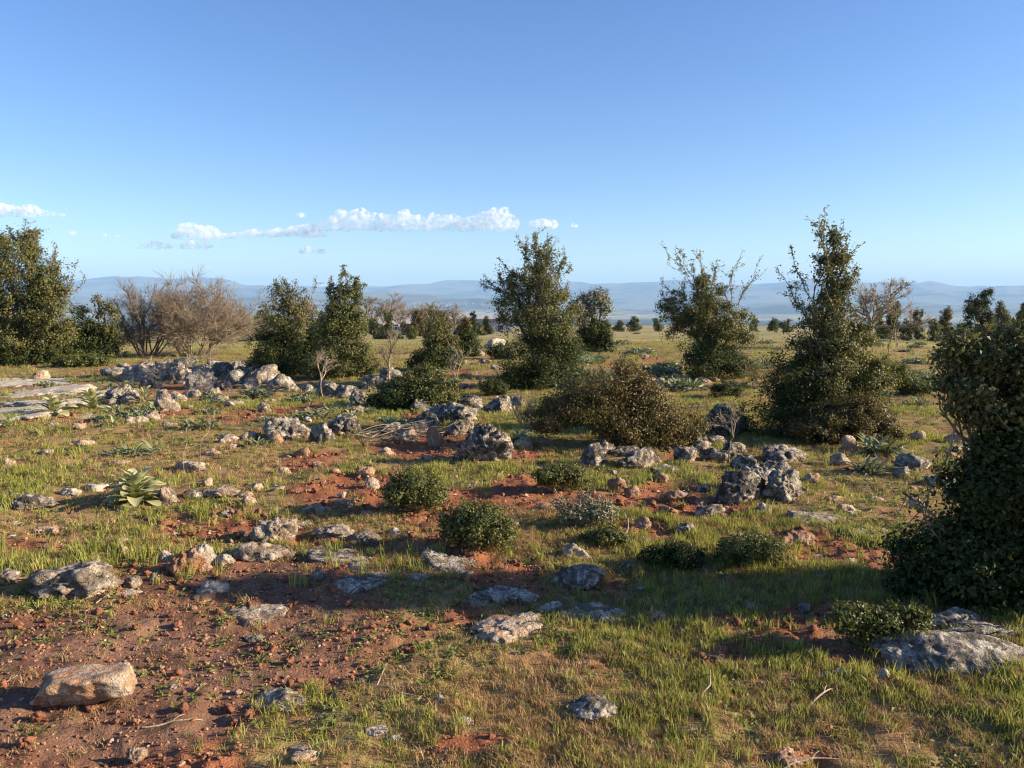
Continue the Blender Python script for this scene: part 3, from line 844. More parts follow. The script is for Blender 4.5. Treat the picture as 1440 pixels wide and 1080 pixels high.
# --- tall spired tree with broad skirt
tree('oak_tree', 'spired tree with bare shoots over a broad brown skirt of foliage', 'tree', 1165, 612,
     [(1168, 420, 26, 70, .8), (1165, 470, 48, 50), (1195, 500, 48, 55), (1150, 520, 48, 48), (1215, 540, 40, 50), (1172, 358, 12, 40, .8), (1140, 440, 20, 24, .6), (1185, 390, 20, 34, .6)],
     [(1120, 540, 38, 50), (1160, 575, 82, 48), (1105, 590, 52, 36), (1210, 580, 46, 46), (1140, 560, 60, 60)],
     [(1172, 400, 1149, 294, .8), (1170, 380, 1163, 318, .9), (1178, 400, 1190, 330, .7), (1150, 440, 1112, 345, .5), (1140, 450, 1100, 372, .6), (1160, 420, 1142, 335, .6),
      (1185, 380, 1178, 315, .8), (1190, 420, 1196, 345, .6), (1215, 500, 1292, 395, .4), (1235, 530, 1252, 436, .5), (1150, 500, 1100, 410, .2), (1200, 480, 1225, 400, .2),
      (1140, 520, 1096, 450, .2), (1160, 350, 1155, 300, .8), (1172, 520, 1150, 400, .1), (1180, 520, 1178, 400, .1)],
     leaf=.030, cover=1.35, ivycover=1.9, auto=26, seed=4, ivymat=M_IVY, trunk_r=.05, rc=.10)
tree('skirt_shrub', 'rusty brown browsed shrub at the foot of the spired tree', 'shrub', 1200, 622,
     [(1190, 592, 56, 30), (1225, 600, 40, 24), (1150, 605, 45, 18), (1245, 612, 26, 14, .7), (1205, 575, 36, 24)], leaf=.024, cover=1.9, seed=5, mat=M_BROWN, limbs=False, rc=.07,
     shoots=[(1150, 600, 1135, 575, .1), (1160, 600, 1170, 570, .2), (1230, 600, 1262, 585, .2)])
# --- central tree
tree('oak_tree', 'tall open crowned tree rising from a dark ivy column', 'tree', 755, 545,
     [(757, 360, 22, 26, .6), (775, 395, 30, 36, .7), (735, 400, 34, 32, .6), (755, 430, 52, 40, .85), (715, 410, 22, 22, .35), (720, 445, 26, 28, .6), (780, 450, 36, 44, .9), (760, 465, 44, 36)],
     [(765, 490, 42, 46), (748, 520, 44, 34), (785, 515, 34, 42), (730, 535, 30, 22), (770, 540, 46, 18)],
     [(720, 420, 678, 385, .7), (715, 415, 675, 400, .7), (745, 380, 725, 330, .7), (755, 370, 755, 326, .9), (765, 370, 778, 345, .8), (735, 390, 700, 362, .8), (785, 400, 797, 360, .8),
      (780, 430, 800, 395, .8), (720, 430, 690, 425, .6), (740, 370, 742, 335, .8), (770, 420, 752, 345, .2), (765, 370, 770, 330, .8)],
     leaf=.034, cover=1.25, ivycover=2.1, auto=34, seed=6, trunk_r=.11, rc=.12)
# --- tree right of centre
tree('oak_tree', 'round crowned tree with long bare curving shoots above it', 'tree', 1002, 532,
     [(990, 430, 40, 40), (1010, 455, 42, 34), (965, 445, 34, 32, .8), (1035, 460, 26, 32, .8), (980, 400, 20, 26, .7)],
     [(1000, 490, 36, 36), (995, 515, 34, 22), (1030, 515, 22, 18)],
     [(975, 400, 932, 342, .35), (985, 400, 958, 350, .35), (965, 420, 932, 390, .5), (990, 400, 985, 352, .4), (1035, 430, 1068, 360, .3), (1030, 430, 1045, 360, .3), (1020, 430, 1050, 350, .25),
      (960, 430, 925, 425, .5), (950, 440, 928, 408, .4), (1000, 410, 1010, 365, .4), (1035, 440, 1070, 385, .3), (970, 390, 950, 348, .4), (1000, 400, 1000, 370, .4)],
     leaf=.034, cover=1.4, ivycover=2.2, auto=20, seed=7, trunk_r=.10, rc=.12)
# --- small tree with flared ivy foot
tree('oak_tree', 'small grey green tree with a flared split ivy foot', 'tree', 835, 495,
     [(830, 430, 28, 20, .8), (828, 445, 26, 18), (845, 425, 16, 16, .7)], [(825, 480, 18, 18), (845, 478, 14, 18), (822, 490, 16, 8), (850, 490, 10, 10), (832, 462, 14, 14)],
     [(830, 430, 815, 408, .7), (845, 425, 855, 406, .7), (835, 430, 832, 405, .7)], leaf=.036, cover=1.3, auto=12, seed=8, rc=.14, mat=M_GREY, ivymat=M_IVY)
# --- left leafy pair
tree('oak_tree', 'ivy clad tree with dead pale limbs beside the yellow green tree', 'tree', 405, 527,
     [(405, 420, 26, 26, .6), (400, 450, 32, 30, .75), (425, 460, 24, 30, .6), (395, 475, 26, 26, .8)], [(395, 500, 36, 28), (425, 505, 34, 24), (370, 512, 22, 14), (440, 495, 18, 26), (405, 515, 50, 14)],
     [(405, 420, 393, 388, .6), (410, 415, 415, 392, .6), (400, 420, 398, 395, .6), (425, 450, 440, 390, .3), (420, 450, 418, 410, .1), (400, 460, 390, 420, .1), (430, 470, 436, 425, .05)], leaf=.034, cover=1.2, auto=22, seed=9, rc=.12)
tree('oak_tree', 'sunlit yellow green leafy tree beside the ivy clad tree', 'tree', 482, 530,
     [(485, 440, 28, 34), (470, 460, 26, 30), (500, 455, 18, 30), (487, 400, 9, 22, .8), (502, 410, 8, 20, .8), (470, 415, 9, 20, .7)], [(475, 500, 34, 26), (500, 500, 20, 24), (465, 518, 40, 14), (510, 515, 18, 14)],
     [(485, 420, 483, 382, 1.2), (500, 420, 502, 388, 1.2), (470, 430, 466, 388, 1.0), (495, 410, 515, 400, .8)], leaf=.036, cover=1.6, auto=20, seed=10, rc=.12, mat=M_GREEN, ivymat=M_OAK)
# --- big oak at left
tree('oak_tree', 'big dense olive green oak at the edge of the limestone pavement', 'tree', 40, 512,
     [(20, 370, 50, 50), (55, 400, 42, 40), (30, 430, 55, 45), (70, 440, 32, 36), (-20, 400, 50, 60), (35, 345, 20, 24, .8), (-30, 460, 60, 50), (15, 475, 55, 34), (65, 480, 34, 30), (-90, 420, 60, 80), (75, 400, 20, 26, .7)],
     [(20, 500, 50, 14), (70, 500, 28, 12)],
     [(35, 345, 38, 308, .8), (20, 340, 5, 315, .8), (75, 400, 82, 350, .8), (70, 390, 75, 352, .8), (90, 420, 118, 365, .3), (95, 420, 118, 385, .2), (45, 360, 52, 322, .7)], leaf=.056, cover=1.75, auto=34, seed=11, rc=.15, trunk_r=.16)
tree('oak_tree', 'slim cone shaped ivy clad tree beside the bare shrubs', 'tree', 150, 505,
     [(150, 455, 15, 34), (152, 480, 20, 24), (140, 430, 10, 16, .5)], [(115, 480, 26, 26), (140, 495, 30, 12), (115, 455, 16, 22, .7)], leaf=.036, cover=1.6, auto=14, seed=12, rc=.13)
tree('low_shrub', 'dark green spreading shrub beneath the big oak', 'shrub', 115, 515, [(105, 508, 24, 11), (130, 508, 26, 10), (90, 510, 16, 8)], leaf=.03, cover=2.2, seed=13, mat=M_GREEN, limbs=False)
# --- ivy mound
tree('ivy_mound', 'bright green rounded mound of ivy among the boulders', 'shrub', 590, 575,
     [(595, 540, 36, 30), (615, 552, 34, 22), (560, 556, 34, 20), (535, 566, 24, 10), (585, 560, 52, 16)], leaf=.034, cover=2.6, seed=14, mat=M_GREEN, limbs=False, rc=.08)
tree('oak_tree', 'grey green tree with leafless tips standing behind the ivy mound', 'tree', 620, 522,
     [(618, 470, 20, 28, .8), (630, 490, 16, 24), (605, 485, 14, 22, .7)], [(612, 500, 22, 20), (590, 512, 20, 12), (635, 505, 14, 18)], [(618, 450, 610, 425, .3), (625, 450, 632, 430, .3), (610, 460, 600, 432, .2)], leaf=.036, cover=1.3, auto=14, seed=15, rc=.13)
tree('oak_tree', 'narrow brown tinged tree hung with ivy near the stone heap', 'tree', 655, 500,
     [(652, 462, 10, 16, .8)], [(655, 480, 14, 20), (660, 492, 14, 10)], [(652, 455, 648, 445, .5)], leaf=.036, cover=1.4, auto=8, seed=16, mat=M_BROWN, rc=.13)
tree('low_shrub', 'round dark bush on the stone heap behind the central tree', 'shrub', 700, 505, [(700, 492, 16, 13), (712, 498, 12, 9)], leaf=.036, cover=2.2, seed=17, mat=M_IVY, limbs=False)
tree('low_shrub', 'low dark bush at the foot of the central tree', 'shrub', 695, 556, [(692, 544, 20, 12), (705, 548, 12, 8)], leaf=.03, cover=2.0, seed=18, mat=M_IVY, limbs=False)
# --- big brown mound
tree('shrub_mound', 'large mound of dark and rusty brown browsed shrub', 'shrub', 865, 628,
     [(850, 555, 62, 42), (800, 575, 42, 32), (765, 590, 30, 20), (880, 540, 30, 32)], [(870, 585, 40, 32), (915, 590, 40, 34), (950, 605, 34, 22), (885, 610, 30, 20), (905, 560, 28, 30), (970, 612, 20, 14)],
     [(870, 530, 868, 506, .4), (850, 530, 842, 512, .4)], leaf=.026, cover=1.9, ivycover=1.9, seed=19, mat=M_BROWN, ivymat=M_BROWN, limbs=False, rc=.09)
# --- low shrubs
LS = [(585, 718, [(580, 685, 40, 26), (600, 695, 34, 20), (560, 692, 22, 20)], M_GREEN, 'rounded leafy green shrub on the red earth beside the tablet stone', .020),
      (672, 772, [(665, 738, 48, 28), (700, 745, 32, 22), (640, 742, 30, 22), (672, 725, 30, 20)], M_GREEN, 'round dark green shrub with small leaves in front of red earth', .018),
      (790, 690, [(785, 665, 32, 16), (805, 670, 22, 14), (765, 672, 18, 12)], M_GREEN, 'low olive shrub beside the reddish stones under the brown mound', .020),
      (950, 798, [(945, 778, 36, 16), (970, 782, 30, 13), (920, 782, 22, 12)], M_IVY, 'dark low cushion shrub at the edge of the tree shadow', .016),
      (1060, 795, [(1050, 765, 42, 20), (1080, 775, 34, 18), (1030, 775, 24, 16)], M_GREEN, 'sunlit yellow green cushion shrub at the edge of the tree shadow', .017),
      (1265, 555, [(1262, 530, 26, 20), (1285, 545, 26, 12), (1245, 520, 14, 20)], M_GREEN, 'bright green bush behind the spired tree', .03),
      (845, 765, [(855, 752, 30, 12), (835, 756, 22, 9)], M_GREEN, 'small green shrub in front of the grey wispy shrub', .016),
      (1025, 560, [(1018, 550, 20, 12), (1032, 552, 14, 10)], M_IVY, 'small dark bush behind the dry sapling', .028),
      (1088, 468, [(1088, 461, 9, 7), (1088, 454, 5, 7)], M_IVY, 'small dark cone of a bush alone in the open pasture', .03)]
for i, (u, v, bl, mt, lab, lf) in enumerate(LS):
    tree('low_shrub', lab, 'shrub', u, v, bl, leaf=lf, cover=1.9, seed=30 + i, mat=mt, limbs=False, auto=16 if v > 600 else 0, rc=.05 if v > 650 else .08, minpx=1.1)
tree('low_shrub', 'wispy grey shrub of fine dry stems between red earth patches', 'shrub', 830, 742, [(830, 716, 40, 20, .5), (850, 722, 26, 14, .5), (805, 724, 22, 14, .5)], leaf=.020, cover=1.5, seed=41, mat=M_GREY, limbs=False, rc=.05,
     shoots=[(830 + k * 6, 738, 815 + k * 9, 692 + (k % 3) * 6, .3) for k in range(-5, 6)])
tree('ground_creeper', 'leafy green creeper spilling over the dark turned earth', 'shrub', 1225, 915,
     [(1200, 868, 44, 16), (1250, 872, 44, 18), (1225, 890, 36, 20), (1290, 865, 26, 12), (1195, 890, 22, 14), (1375, 905, 60, 14, .6), (1420, 915, 40, 14, .6), (1290, 880, 20, 10, .6)], leaf=.020, cover=1.5, seed=42, mat=M_GREEN, limbs=False, rc=.05)
# brown heather-like shrub left of the spired tree
tree('low_shrub', 'brown leafless thicket between round crowned tree and spired tree', 'shrub', 1078, 545, [(1075, 525, 24, 16, .35), (1092, 532, 16, 12, .35)], leaf=.026, cover=1.2, seed=43, mat=M_BROWN, limbs=False,
     shoots=[(1075 + k * 5, 540, 1062 + k * 8, 505 + (k % 2) * 8, .1) for k in range(-3, 5)])

# --- bare shrubs and bare trees
def bare(name, label, cat, u, v, w, h, n_stem=8, seed=1, depth=3, mat=None, Y=None, group=None, spread=.5, twigs=9, trunk=0.0, thick=1.0, lean=0):
    rng = np.random.default_rng(seed)
    if Y is None: Y = ground(u, v)[1]
    p0 = at(u, v, Y); g = np.array([p0[0], Y, Hs(p0[0], Y)])
    S = Y / FPX
    Wm, Hm = w * S, h * S
    paths, tw = [], []
    tmin = max(.0035, .20 * S)
    def grow(p, d, L, r, lev):
        n = 6 if lev < 2 else (3 if lev < 3 else 2)
        P = [p]
        dd = d
        for k in range(n):
            dd = unit(dd + rng.normal(size=3) * .20 + np.array([0, 0, .06]))
            P.append(P[-1] + dd * L / n)
        P = np.array(P)
        (paths if lev < min(2, depth) else tw).append((P, np.linspace(max(r, tmin), max(r * .45, tmin * .7), n + 1)))
        if lev >= depth: return
        nk = twigs if lev == depth - 1 else max(4, twigs - 4)
        for k in range(nk):
            t = rng.uniform(.3, 1.0); i = min(int(t * n), n - 1)
            base_d = unit(P[i + 1] - P[i])
            nd = unit(base_d + rng.normal(size=3) * .62 + np.array([0, 0, .15]))
            grow(P[i], nd, L * rng.uniform(.38, .66), r * .5, lev + 1)
    start = g - np.array([0, 0, .05])
    if trunk:
        top = g + np.array([lean * S, 0, trunk * Hm])
        paths.append((wobble(start, top, rng, 7, .07), np.linspace(.030 * Hm * thick * thick, .018 * Hm * thick * thick, 7)))
        start = top
    for k in range(n_stem):
        a = rng.uniform(0, 2 * math.pi)
        s = rng.uniform(.1, 1) * spread * 2
        d = unit(np.array([math.cos(a) * s * Wm / Hm, math.sin(a) * s * Wm / Hm * .8, 1.0]))
        st = start + (np.array([math.cos(a), math.sin(a), 0]) * Wm * (.0 if trunk else .12) * rng.random())
        grow(st, d, Hm * (.62 - .4 * trunk) * rng.uniform(.8, 1.1), (.020 + .012 * bool(trunk)) * Hm * .6 * thick, 0)
    allp = np.concatenate([q[0] for q in paths + tw])
    zs = (Hm) / max(np.percentile(allp[:, 2], 99.5) - g[2], .01)
    xs = Wm / max(np.percentile(allp[:, 0], 98) - np.percentile(allp[:, 0], 2), .01)
    def fit(q):
        P = q[0] - g; P = P * np.array([xs, xs, zs]); P[:, 2] = np.maximum(P[:, 2], -.05); return (P, q[1])
    root = empty(name, g, label, cat, group)
    V, F = tubes([fit(q) for q in paths], 5)
    mesh_obj('trunk' if trunk else 'stems', np_mesh('stems', V, F), mat or M_TWIG, root)
    V, F = tubes([fit(q) for q in tw], 3)
    mesh_obj('twigs', np_mesh('twigs', V, F), mat or M_TWIG, root)
    return root
bare('bare_shrub', 'wide leafless brown shrub, the wider of the bare pair', 'shrub', 275, 500, 118, 108, 17, 51, 3, spread=.6, twigs=11)
bare('bare_shrub', 'narrower leafless brown shrub with pale stems beside the slim cone tree', 'shrub', 205, 500, 100, 100, 15, 52, 3, spread=.55, twigs=10)
bare('bare_tree', 'leafless grey tree behind the spired tree', 'tree', 1218, 462, 86, 98, 7, 53, 3, M_TWIG, trunk=.30, spread=.42, twigs=9, Y=26, lean=6)
bare('dry_sapling', 'thin dry leafless sapling in front of the dark boulder', 'sapling', 1030, 655, 46, 98, 3, 54, 2, M_TWIG, trunk=.45, spread=.35, twigs=7, thick=.6)
bare('dry_sapling', 'thin dry twig bush in front of the leafy pair of trees', 'sapling', 452, 560, 30, 70, 3, 55, 2, M_TWIG, trunk=.3, spread=.35, twigs=6, thick=.7)
bare('dry_sapling', 'bare twiggy sapling between leafy tree and ivy mound', 'sapling', 548, 535, 45, 78, 4, 56, 2, M_TWIG, trunk=.2, spread=.4, twigs=8, thick=.7)
bare('dry_sapling', 'bare sapling standing just behind the green ivy mound', 'sapling', 643, 560, 34, 76, 3, 57, 2, M_TWIG, trunk=.3, spread=.35, twigs=6, thick=.7)
bare('dry_sapling', 'dry leafless twigs beside the brown mound and big boulder', 'sapling', 742, 605, 34, 52, 5, 58, 2, M_TWIG, spread=.4, twigs=5, thick=.7)
bare('dry_stalk', 'taller of two thin dry stalks by the rounded pale stone', 'stalk', 284, 668, 18, 84, 1, 59, 1, M_TWIG, trunk=.6, spread=.2, twigs=4, thick=.42)
bare('dry_stalk', 'shorter of two thin dry stalks by the rounded pale stone', 'stalk', 262, 675, 10, 70, 1, 60, 1, M_TWIG, trunk=.7, spread=.2, twigs=2, thick=.5)
bare('bare_shrub', 'leafless twiggy shrub at the foot of the wide bare shrub', 'shrub', 290, 515, 40, 30, 8, 61, 2, M_TWIG, spread=.5, twigs=7)

# --- trees far off beyond the pasture
FARG = 'trees beyond the pasture'
def far_tree(u, v, w, h, Y, kind, seed, label, group=FARG):
    if kind == 'bare':
        return bare('bare_tree', label, 'tree', u, v, w, h, 6, seed, 3, M_TWIG, Y=Y, group=group, trunk=.22, spread=.5, twigs=6, thick=1.2)
    mt = {'dark': M_IVY, 'olive': M_OAK, 'grey': M_GREY, 'green': M_GREEN, 'brown': M_BROWN}[kind]
    r = random.Random(seed)
    p = at(u, v, Y); dv = (p[2] - Hs(p[0], Y)) * FPX / Y      # drop the foot to the ground there
    v += dv; h = max(h + dv, 9)
    bl = [(u + r.uniform(-.22, .22) * w, v - h * (.08 + .68 * k / 10), w * r.uniform(.14, .26) * (1.15 - .5 * k / 10), h * r.uniform(.12, .22)) for k in range(11)]
    return tree('leafy_tree', label, 'tree', u, v, bl, leaf=.05, cover=1.3, seed=seed, mat=mt, group=group, Y=Y, rc=.5, trunk_r=.12, minpx=1.5, twigs=3)
for i in range(20):
    rr_ = random.Random(400 + i)
    u = 322 + i * 19 + rr_.uniform(-8, 8)
    far_tree(u, 462 + rr_.uniform(-4, 6), rr_.uniform(24, 44), rr_.uniform(14, 32), rr_.uniform(75, 120), rr_.choice(['dark', 'olive', 'brown', 'olive']), 410 + i,
             'bush in the thicket strip between the far pasture and the plain', 'bushes of the far thicket strip')
FB = 'leafless brown tree near the far white house'
for i, (u, v, w, h, Y) in enumerate([(520, 458, 34, 52, 175), (540, 458, 40, 56, 178), (562, 462, 40, 46, 165), (585, 462, 30, 40, 150), (603, 462, 36, 44, 150), (640, 462, 36, 42, 150), (430, 470, 46, 58, 110), (500, 470, 30, 52, 170)]):
    far_tree(u, v, w, h, Y, 'bare', 100 + i, FB, 'leafless trees near the far white house')
for i, (u, v, w, h, Y) in enumerate([(325, 452, 40, 38, 130), (352, 452, 30, 32, 140), (345, 456, 40, 26, 140)]):
    far_tree(u, v, w, h, Y, 'bare', 110 + i, 'leafless brown tree seen past the wide bare shrub', 'leafless trees past the wide bare shrub')
far_tree(614, 470, 46, 44, 120, 'olive', 121, 'dark olive tree among the leafless trees near the far house')
far_tree(578, 487, 24, 32, 60, 'olive', 122, 'small round olive tree standing alone in the far pasture')
far_tree(686, 465, 20, 24, 110, 'green', 123, 'bright green bush beside the long shed')
far_tree(670, 470, 34, 18, 90, 'olive', 124, 'low olive bush in front of the long shed')
far_tree(355, 470, 46, 22, 70, 'dark', 125, 'dark low bush in front of the far leafless trees')
for i, (u, v, w, h) in enumerate([(345, 478, 30, 10), (372, 476, 26, 12), (540, 478, 30, 9), (560, 490, 24, 9), (530, 492, 20, 8), (600, 480, 24, 10), (450, 478, 30, 12)]):
    far_tree(u, v, w, h, 64, ['dark', 'olive'][i % 2], 170 + i, 'small low bush dotted over the far pasture before the houses', 'small bushes before the far houses')
far_tree(378, 462, 30, 26, 90, 'green', 126, 'light green bush behind the ivy clad tree')
for i, (u, v, w, h) in enumerate([(795, 458, 24, 14), (850, 458, 30, 12), (890, 457, 30, 14), (925, 457, 22, 14), (870, 458, 22, 10), (1060, 458, 20, 14), (1105, 458, 30, 10)]):
    far_tree(u, v, w, h, 120, 'olive', 130 + i, 'low bush on the far lip of the open pasture', 'low bushes on the pasture lip')
far_tree(1376, 464, 56, 66, 48, 'dark', 140, 'dark round topped oak with leaning trunk on the far pasture')
far_tree(1258, 460, 38, 44, 60, 'dark', 141, 'dark tree just past the leafless grey tree')
far_tree(1292, 460, 28, 32, 62, 'olive', 142, 'slim olive tree beside the dark tree behind the pasture')
far_tree(1332, 462, 34, 34, 60, 'brown', 143, 'brownish bush between the slim olive tree and round topped oak')
far_tree(1410, 462, 40, 44, 62, 'olive', 144, 'olive tree next to the round topped oak')
far_tree(1440, 460, 40, 46, 70, 'olive', 145, 'farthest olive tree in the row past the round topped oak')
far_tree(1400, 466, 60, 16, 52, 'dark', 146, 'low dark bush under the olive trees past the round topped oak')
for i, (u, v, w, h) in enumerate([(1275, 462, 30, 16), (1312, 462, 34, 18), (1350, 464, 30, 14), (1425, 464, 44, 18), (1385, 464, 40, 16), (1245, 462, 30, 12)]):
    far_tree(u, v, w, h, 58, ['dark', 'olive'][i % 2], 160 + i, 'low bush filling the gaps under the far treeline', 'low bushes under the far treeline')
far_tree(1236, 460, 22, 30, 66, 'grey', 147, 'pale grey green tree behind the leafless grey tree')

# ------------------------------------------------------------------ leafy plants
def leaf_strip(L, Wd, seed, arch=.5, fold=.25, wave=.0, n=7):
    rng = np.random.default_rng(seed)
    V, F, T = [], [], []
    ang = 1.15
    p = np.zeros(3)
    for i in range(n + 1):
        t = i / n
        w = Wd * max(.03, math.sin((.10 + .88 * t) * math.pi)) ** .62
        wv = wave * math.sin(t * 9 + seed)
        V += [(p[0], -w / 2, p[2] + w * fold + wv * w), (p[0], 0, p[2]), (p[0], w / 2, p[2] + w * fold - wv * w)]
        T += [.35 + .5 * t] * 3
        a = ang - arch * 2.2 * t
        p = p + np.array([math.cos(a), 0, math.sin(a)]) * L / n
    for i in range(n):
        for k in (0, 1):
            a = i * 3 + k
            F.append((a, a + 1, a + 4, a + 3))
    return np_mesh('leaf', np.array(V), np.array(F), True, {'tint': np.array(T) * rng.uniform(.8, 1.15)})
LEAF = {}
for k, (mt, L, Wd, arch, fold, wave) in {'mull': (M_MULL, 1, .40, .40, .20, .12), 'squill': (M_SQUILL, 1, .15, .45, .25, .12), 'weed': (M_GREEN, 1, .12, .6, .3, .0), 'pale': (M_MULL, 1, .16, .42, .25, .1)}.items():
    LEAF[k] = []
    for s in range(3):
        me = leaf_strip(L, Wd, s + 3, arch * (1 + .2 * s - .2), fold, wave)
        me.materials.append(mt); LEAF[k].append(me)
def plant(name, label, cat, u, v, w, h, kind, n, seed, group=None, tiers=1, joined=False):
    r = random.Random(seed)
    g = ground(u, v); D = math.hypot(g[0], g[1]); S = D / FPX
    y = g[1] + w * S * .2; x = g[0] * y / g[1]
    base = (x, y, Hs(x, y) - .01)
    root = empty(name, base, label, cat, group)
    Wm, Hm = w * S * .5, h * S
    big = max(Wm, Hm) * (.86 if tiers > 1 else 1.05)
    items = []
    for i in range(n):
        f = i / max(1, n - 1)
        yaw = i * 2.399 + r.uniform(-.3, .3)
        tilt = (-.05 + .95 * f if tiers > 1 else r.uniform(-.3, .5))
        s = big * (1.0 - (.5 if tiers > 1 else .35) * f) * r.uniform(.8, 1.1)
        zz = Hm * .42 * f if tiers > 1 else 0
        off = (0, 0)
        if kind == 'squill' and w > 30:
            q_, a_ = .62 * Wm * math.sqrt(r.random()), r.uniform(0, 6.283)
            off = (q_ * math.cos(a_), q_ * math.sin(a_) * .7); s = max(Wm * .48, Hm * .9) * r.uniform(.7, 1.15); yaw = r.uniform(0, 6.283)
        items.append((yaw, tilt, s, zz, r.randrange(3), off))
    for (yaw, tilt, s, zz, k, off) in items:
        o = bpy.data.objects.new('leaf', LEAF[kind][k])
        o.location = (off[0], off[1], zz); o.scale = (s, s, s)
        o.rotation_euler = (0, (.95 - 1.25 * tilt) if tiers > 1 else (.45 - .9 * tilt), yaw)
        link(o, root)
    return root
plant('mullein', 'large pale felted mullein rosette with upright leaves in the grass', 'plant', 192, 712, 92, 64, 'mull', 42, 1, tiers=2)
plant('mullein', 'pale yellow green plant growing on the limestone pavement', 'plant', 76, 586, 38, 38, 'mull', 22, 2, tiers=2)
plant('mullein', 'bushy yellow green plant beside the dark pitted pavement boulder', 'plant', 130, 578, 42, 40, 'mull', 24, 3, tiers=2)
plant('mullein', 'yellow green plant between pitted boulder and peaked boulder', 'plant', 205, 570, 44, 34, 'pale', 26, 4, tiers=2)
SQ = [(285, 606, 82, 30, 'squill', 'broad grey green clump between the two boulder groups, above the dry stalks'), (190, 644, 86, 30, 'squill', 'low spreading grey green clump in the grass behind the mullein'),
      (365, 562, 66, 28, 'squill', 'grey green clump at the end of the long rubble row'), (440, 592, 62, 28, 'squill', 'dense grey green clump behind the lone crusted boulder'),
      (1240, 640, 46, 36, 'squill', 'upright squill with broad leaves near the foot of the spired tree'), (1222, 668, 48, 34, 'squill', 'squill with long leaves between the pale stones and grey boulder'),
      (732, 622, 44, 28, 'pale', 'leafy pale squill beside the big red footed boulder'), (970, 578, 44, 18, 'squill', 'pale grey green clump behind the brown shrub mound'),
      (1285, 572, 50, 20, 'squill', 'blue green clump under the bright green bush'), (1298, 680, 20, 26, 'weed', 'lone upright leafy sprout in front of the grey stones'),
      (80, 550, 60, 16, 'squill', 'grey green clump on the pavement beneath the big oak'), (170, 548, 60, 20, 'squill', 'grey green clump in front of the rubble row'),
      (305, 570, 44, 16, 'squill', 'small grey green clump on the red earth'), (360, 630, 50, 20, 'squill', 'grey green clump in grass beside the lone crusted boulder'),
      (495, 590, 34, 20, 'pale', 'pale leafy plant behind the grey boulders and brushwood'), (440, 914, 40, 12, 'squill', 'tiny blue green rosette on the trodden earth'),
      (1290, 595, 20, 10, 'weed', 'small bright green plant in the grass beyond the spired tree'), (160, 600, 30, 14, 'pale', 'small yellowish plant in grass in front of the pavement'),
      (365, 936, 60, 18, 'weed', 'green strap leaved plant sprawling on the trodden earth'), (10, 830, 60, 40, 'weed', 'long thin green leaves beside the pale rounded stone'),
      (1250, 665, 20, 24, 'weed', 'upright green leaves next to the small pale stone by the squills'), (640, 1068, 50, 20, 'weed', 'strap leaved green weed in the foreground grass')]
for i, (u, v, w, h, k, lab) in enumerate(SQ):
    plant('squill' if k == 'squill' else 'leafy_plant', lab, 'plant', u, v, w, h, k, (48 if w > 40 else 24) if k != 'weed' else 9, 60 + i)
# clumps dotted over the pasture: small, one mesh each, shared
def clump_mesh(seed, n=34):
    r = np.random.default_rng(seed)
    P = r.normal(size=(n * 9, 3)); P *= np.minimum(1, 1.5 / np.linalg.norm(P, axis=1))[:, None]; P = P * np.array([.32, .28, .14]); P[:, 2] = np.abs(P[:, 2])
    N = r.normal(size=(n * 9, 3)) + np.array([0, 0, 1])
    V, F, T = leaves_from(P, N, r, .20, .35)
    me = np_mesh('leaf_clump', V, F, False, {'tint': T}); me.materials.append(M_SQUILL); return me
CLM = [clump_mesh(i) for i in range(4)]
r = random.Random(9)
for i in range(110):
    u, v = r.uniform(780, 1430), 462 + 90 * r.random() ** 1.5
    if 1080 < u < 1260 and v > 500: continue
    g = ground(u, v)
    o = bpy.data.objects.new('leaf_clump', r.choice(CLM)); s = r.uniform(.4, .95)
    o.location = (g[0], g[1], g[2]); o.scale = (s, s, s * .8); o.rotation_euler = (0, 0, r.uniform(0, 6.28))
    link(o); tag(o, 'low grey green leaf clump dotting the open pasture', 'plant', 'leaf clumps over the open pasture')
for i in range(40):
    u, v = r.uniform(0, 720), r.uniform(520, 605)
    g = ground(u, v)
    o = bpy.data.objects.new('leaf_clump', r.choice(CLM)); s = r.uniform(.2, .45)
    o.location = (g[0], g[1], g[2]); o.scale = (s, s, s * .8); o.rotation_euler = (0, 0, r.uniform(0, 6.28))
    link(o); tag(o, 'small grey green leaf clump among the rubble row stones', 'plant', 'leaf clumps among the rubble stones')

# ------------------------------------------------------------------ sticks and brushwood
def stick(u0, v0, u1, v1, lab, rad=.005, lift=.008, arch=.0, seed=1, mat=None):
    rng = np.random.default_rng(seed)
    a, b_ = ground(u0, v0), ground(u1, v1)
    a[2] = Hs(a[0], a[1]) + lift; b_[2] = Hs(b_[0], b_[1]) + lift
    P = wobble(a, b_, rng, 8, .05)
    t = np.linspace(0, 1, 8); P[:, 2] += arch * np.sin(t * math.pi)
    P[:, 2] = np.maximum(P[:, 2], H(P[:, 0], P[:, 1]) + rad * .6)
    m_ = P[4] + (P[6] - P[3]) * .28 + np.array([.008, .02, .012])
    rad *= .72
    V, F = tubes([(P, np.linspace(rad, rad * .6, 8)), (np.array([P[4], (P[4] + m_) / 2 + [0, 0, .006], m_]), np.array([rad * .6, rad * .5, rad * .3]))], 6)
    o = mesh_obj('stick', np_mesh('stick', V - a, F), mat or M_PALE, None, a)
    return tag(o, lab, 'stick')
stick(1135, 998, 1172, 972, 'short bent bleached stick in the foreground grass', .006, arch=.03, seed=2)
stick(985, 988, 990, 950, 'straight bleached stick in the foreground grass by the thin dry branch', .006, arch=.05, seed=3)
stick(583, 1020 - 40, 465, 960, 'long thin pale stick lying in grass by the trodden earth', .004, seed=4)
stick(200, 1018, 285, 1004, 'straight pale stick on earth below the cream stone block', .006, seed=5)
